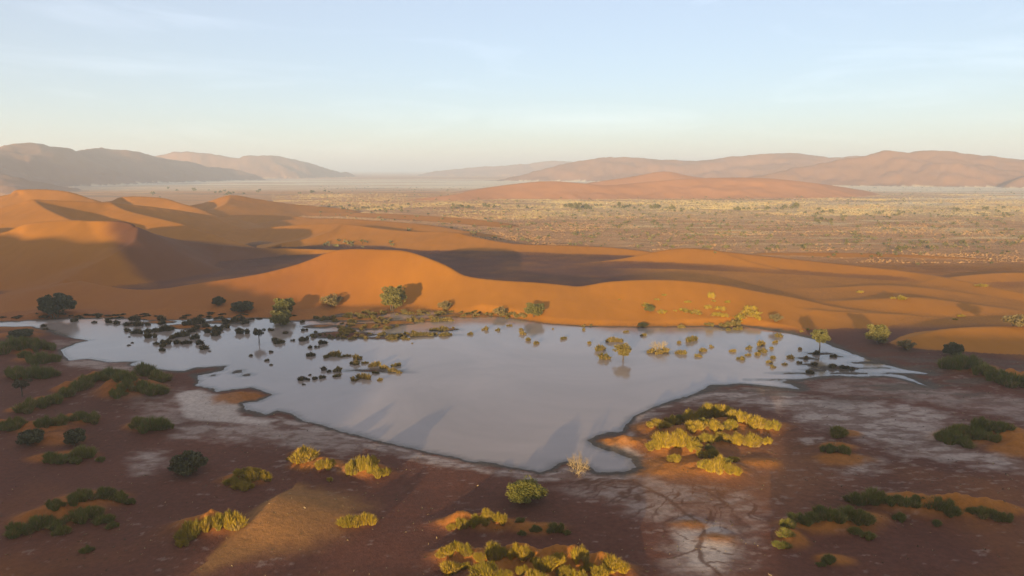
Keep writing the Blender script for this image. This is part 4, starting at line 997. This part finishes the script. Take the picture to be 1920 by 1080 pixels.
def dry_grass():
    """knee-high straw on the valley plain, far too much to count"""
    g = np.random.default_rng(8)
    n = 270000
    Y = 320 + 1110 * g.uniform(size=n) ** 1.25
    X = g.uniform(-.35, .95, n) * Y
    d = fbm(X / 90, Y / 55, 43, 5, .6) + .6 * smooth(0, .35, fbm(X / 60, Y / 12, 45, 4, .6)) + .35 * smooth(640, 800, Y) * (1 - smooth(1050, 1250, Y)) - .25
    keep = g.uniform(size=n) < np.clip(.10 + 1.25 * d, .03, 1)
    X, Y = X[keep].astype(np.float32), Y[keep].astype(np.float32)
    z, own, sdf = terrain(X, Y, True)
    k = (own < 0) & (z < 3) & (Y + .75 * np.minimum(X, 120) > 450)
    X, Y, z = X[k], Y[k], z[k]; n = len(X)
    a = g.uniform(0, math.pi, n); w = g.uniform(.15, .60, n) * (1 + Y / 1500); h = g.uniform(.18, .5, n) * (1 + Y / 2200)
    dx, dy = np.cos(a) * w, np.sin(a) * w * .6
    lx, ly = g.normal(size=n) * .25, g.normal(size=n) * .25
    V = np.stack([np.stack([X - dx, Y - dy, z - .1], 1), np.stack([X + dx, Y + dy, z - .1], 1), np.stack([X + dx * .8 + lx, Y + dy + ly, z + h], 1), np.stack([X - dx * .7 + lx, Y - dy + ly, z + h * .8], 1)], 1).reshape(-1, 3)
    me = mesh_np('dry_grass', V, np.arange(n * 4).reshape(-1, 4), M_STRAW, False)
    me.materials.append(M_RUST)
    me.polygons.foreach_set('material_index', (fbm(X / 70, Y / 30, 91, 4, .6) + g.uniform(-.35, .35, n) + .9 * smooth(820, 620, Y) - .3 > 0).astype(np.int32))
    link('dry_grass', me, kind='stuff', label='straw coloured dry grass covering the valley plain', category='grass')
dry_grass()

def dry_litter():
    """twigs, straws and small dead tufts strewn over the near flats"""
    g = np.random.default_rng(12)
    n = 5200
    Y = 76 + 105 * g.uniform(size=n); X = g.uniform(-.85, .85, n) * Y
    k = fbm(X / 9, Y / 9, 93, 3) + g.uniform(-.6, .6, n) > .05
    X, Y = X[k].astype(np.float32), Y[k].astype(np.float32)
    z, own, sdf = terrain(X, Y, True)
    k = sdf < -1.2
    X, Y, z = X[k], Y[k], z[k]
    V, F, c = [], [], 0
    for x, y, q in zip(X, Y, z):
        s = g.uniform(.10, .34)
        for _ in range(5):
            d = g.normal(size=3) * [1, 1, .5]; d[2] = abs(d[2]) + .25; d *= s / np.linalg.norm(d)
            w = g.normal(size=3) * .05 * (.5 + s)
            p = np.array([x, y, q - .02]) + g.normal(size=3) * [.06, .06, 0]
            V += [p - w, p + w, p + d]; F.append((c, c + 1, c + 2)); c += 3
    me = mesh_np('dry_litter', V, F, M_MUDTUFT, False)
    me.materials.append(M_DRY)
    me.polygons.foreach_set('material_index', (g.uniform(size=len(F)) < .3).astype(np.int32))
    link('dry_litter', me, kind='stuff', label='dead twigs and straws strewn over the near flats', category='litter')
dry_litter()

# ---------------------------------------------------------------- morning haze over the valley
def build_haze():
    m = bpy.data.materials.new('haze'); m.use_nodes = True
    nt = m.node_tree; nt.nodes.clear()
    out = nt.nodes.new('ShaderNodeOutputMaterial'); v = nt.nodes.new('ShaderNodeVolumePrincipled')
    v.inputs['Color'].default_value = (.84, .925, 1, 1)
    v.inputs['Density'].default_value = HAZE_DENSITY
    v.inputs['Anisotropy'].default_value = 0.2
    nt.links.new(v.outputs[0], out.inputs['Volume'])
    s, lo, hi = 27000.0, -20.0, 260.0
    me = bpy.data.meshes.new('haze')
    bm = bmesh.new(); bmesh.ops.create_cube(bm, size=1.0)
    for q in bm.verts: q.co = (q.co.x * 2 * s, q.co.y * 2 * s, lo if q.co.z < 0 else hi)
    bm.to_mesh(me); bm.free()
    me.materials.append(m)
    link('haze', me, kind='stuff')
HAZE_DENSITY = 2.1e-4
build_haze()
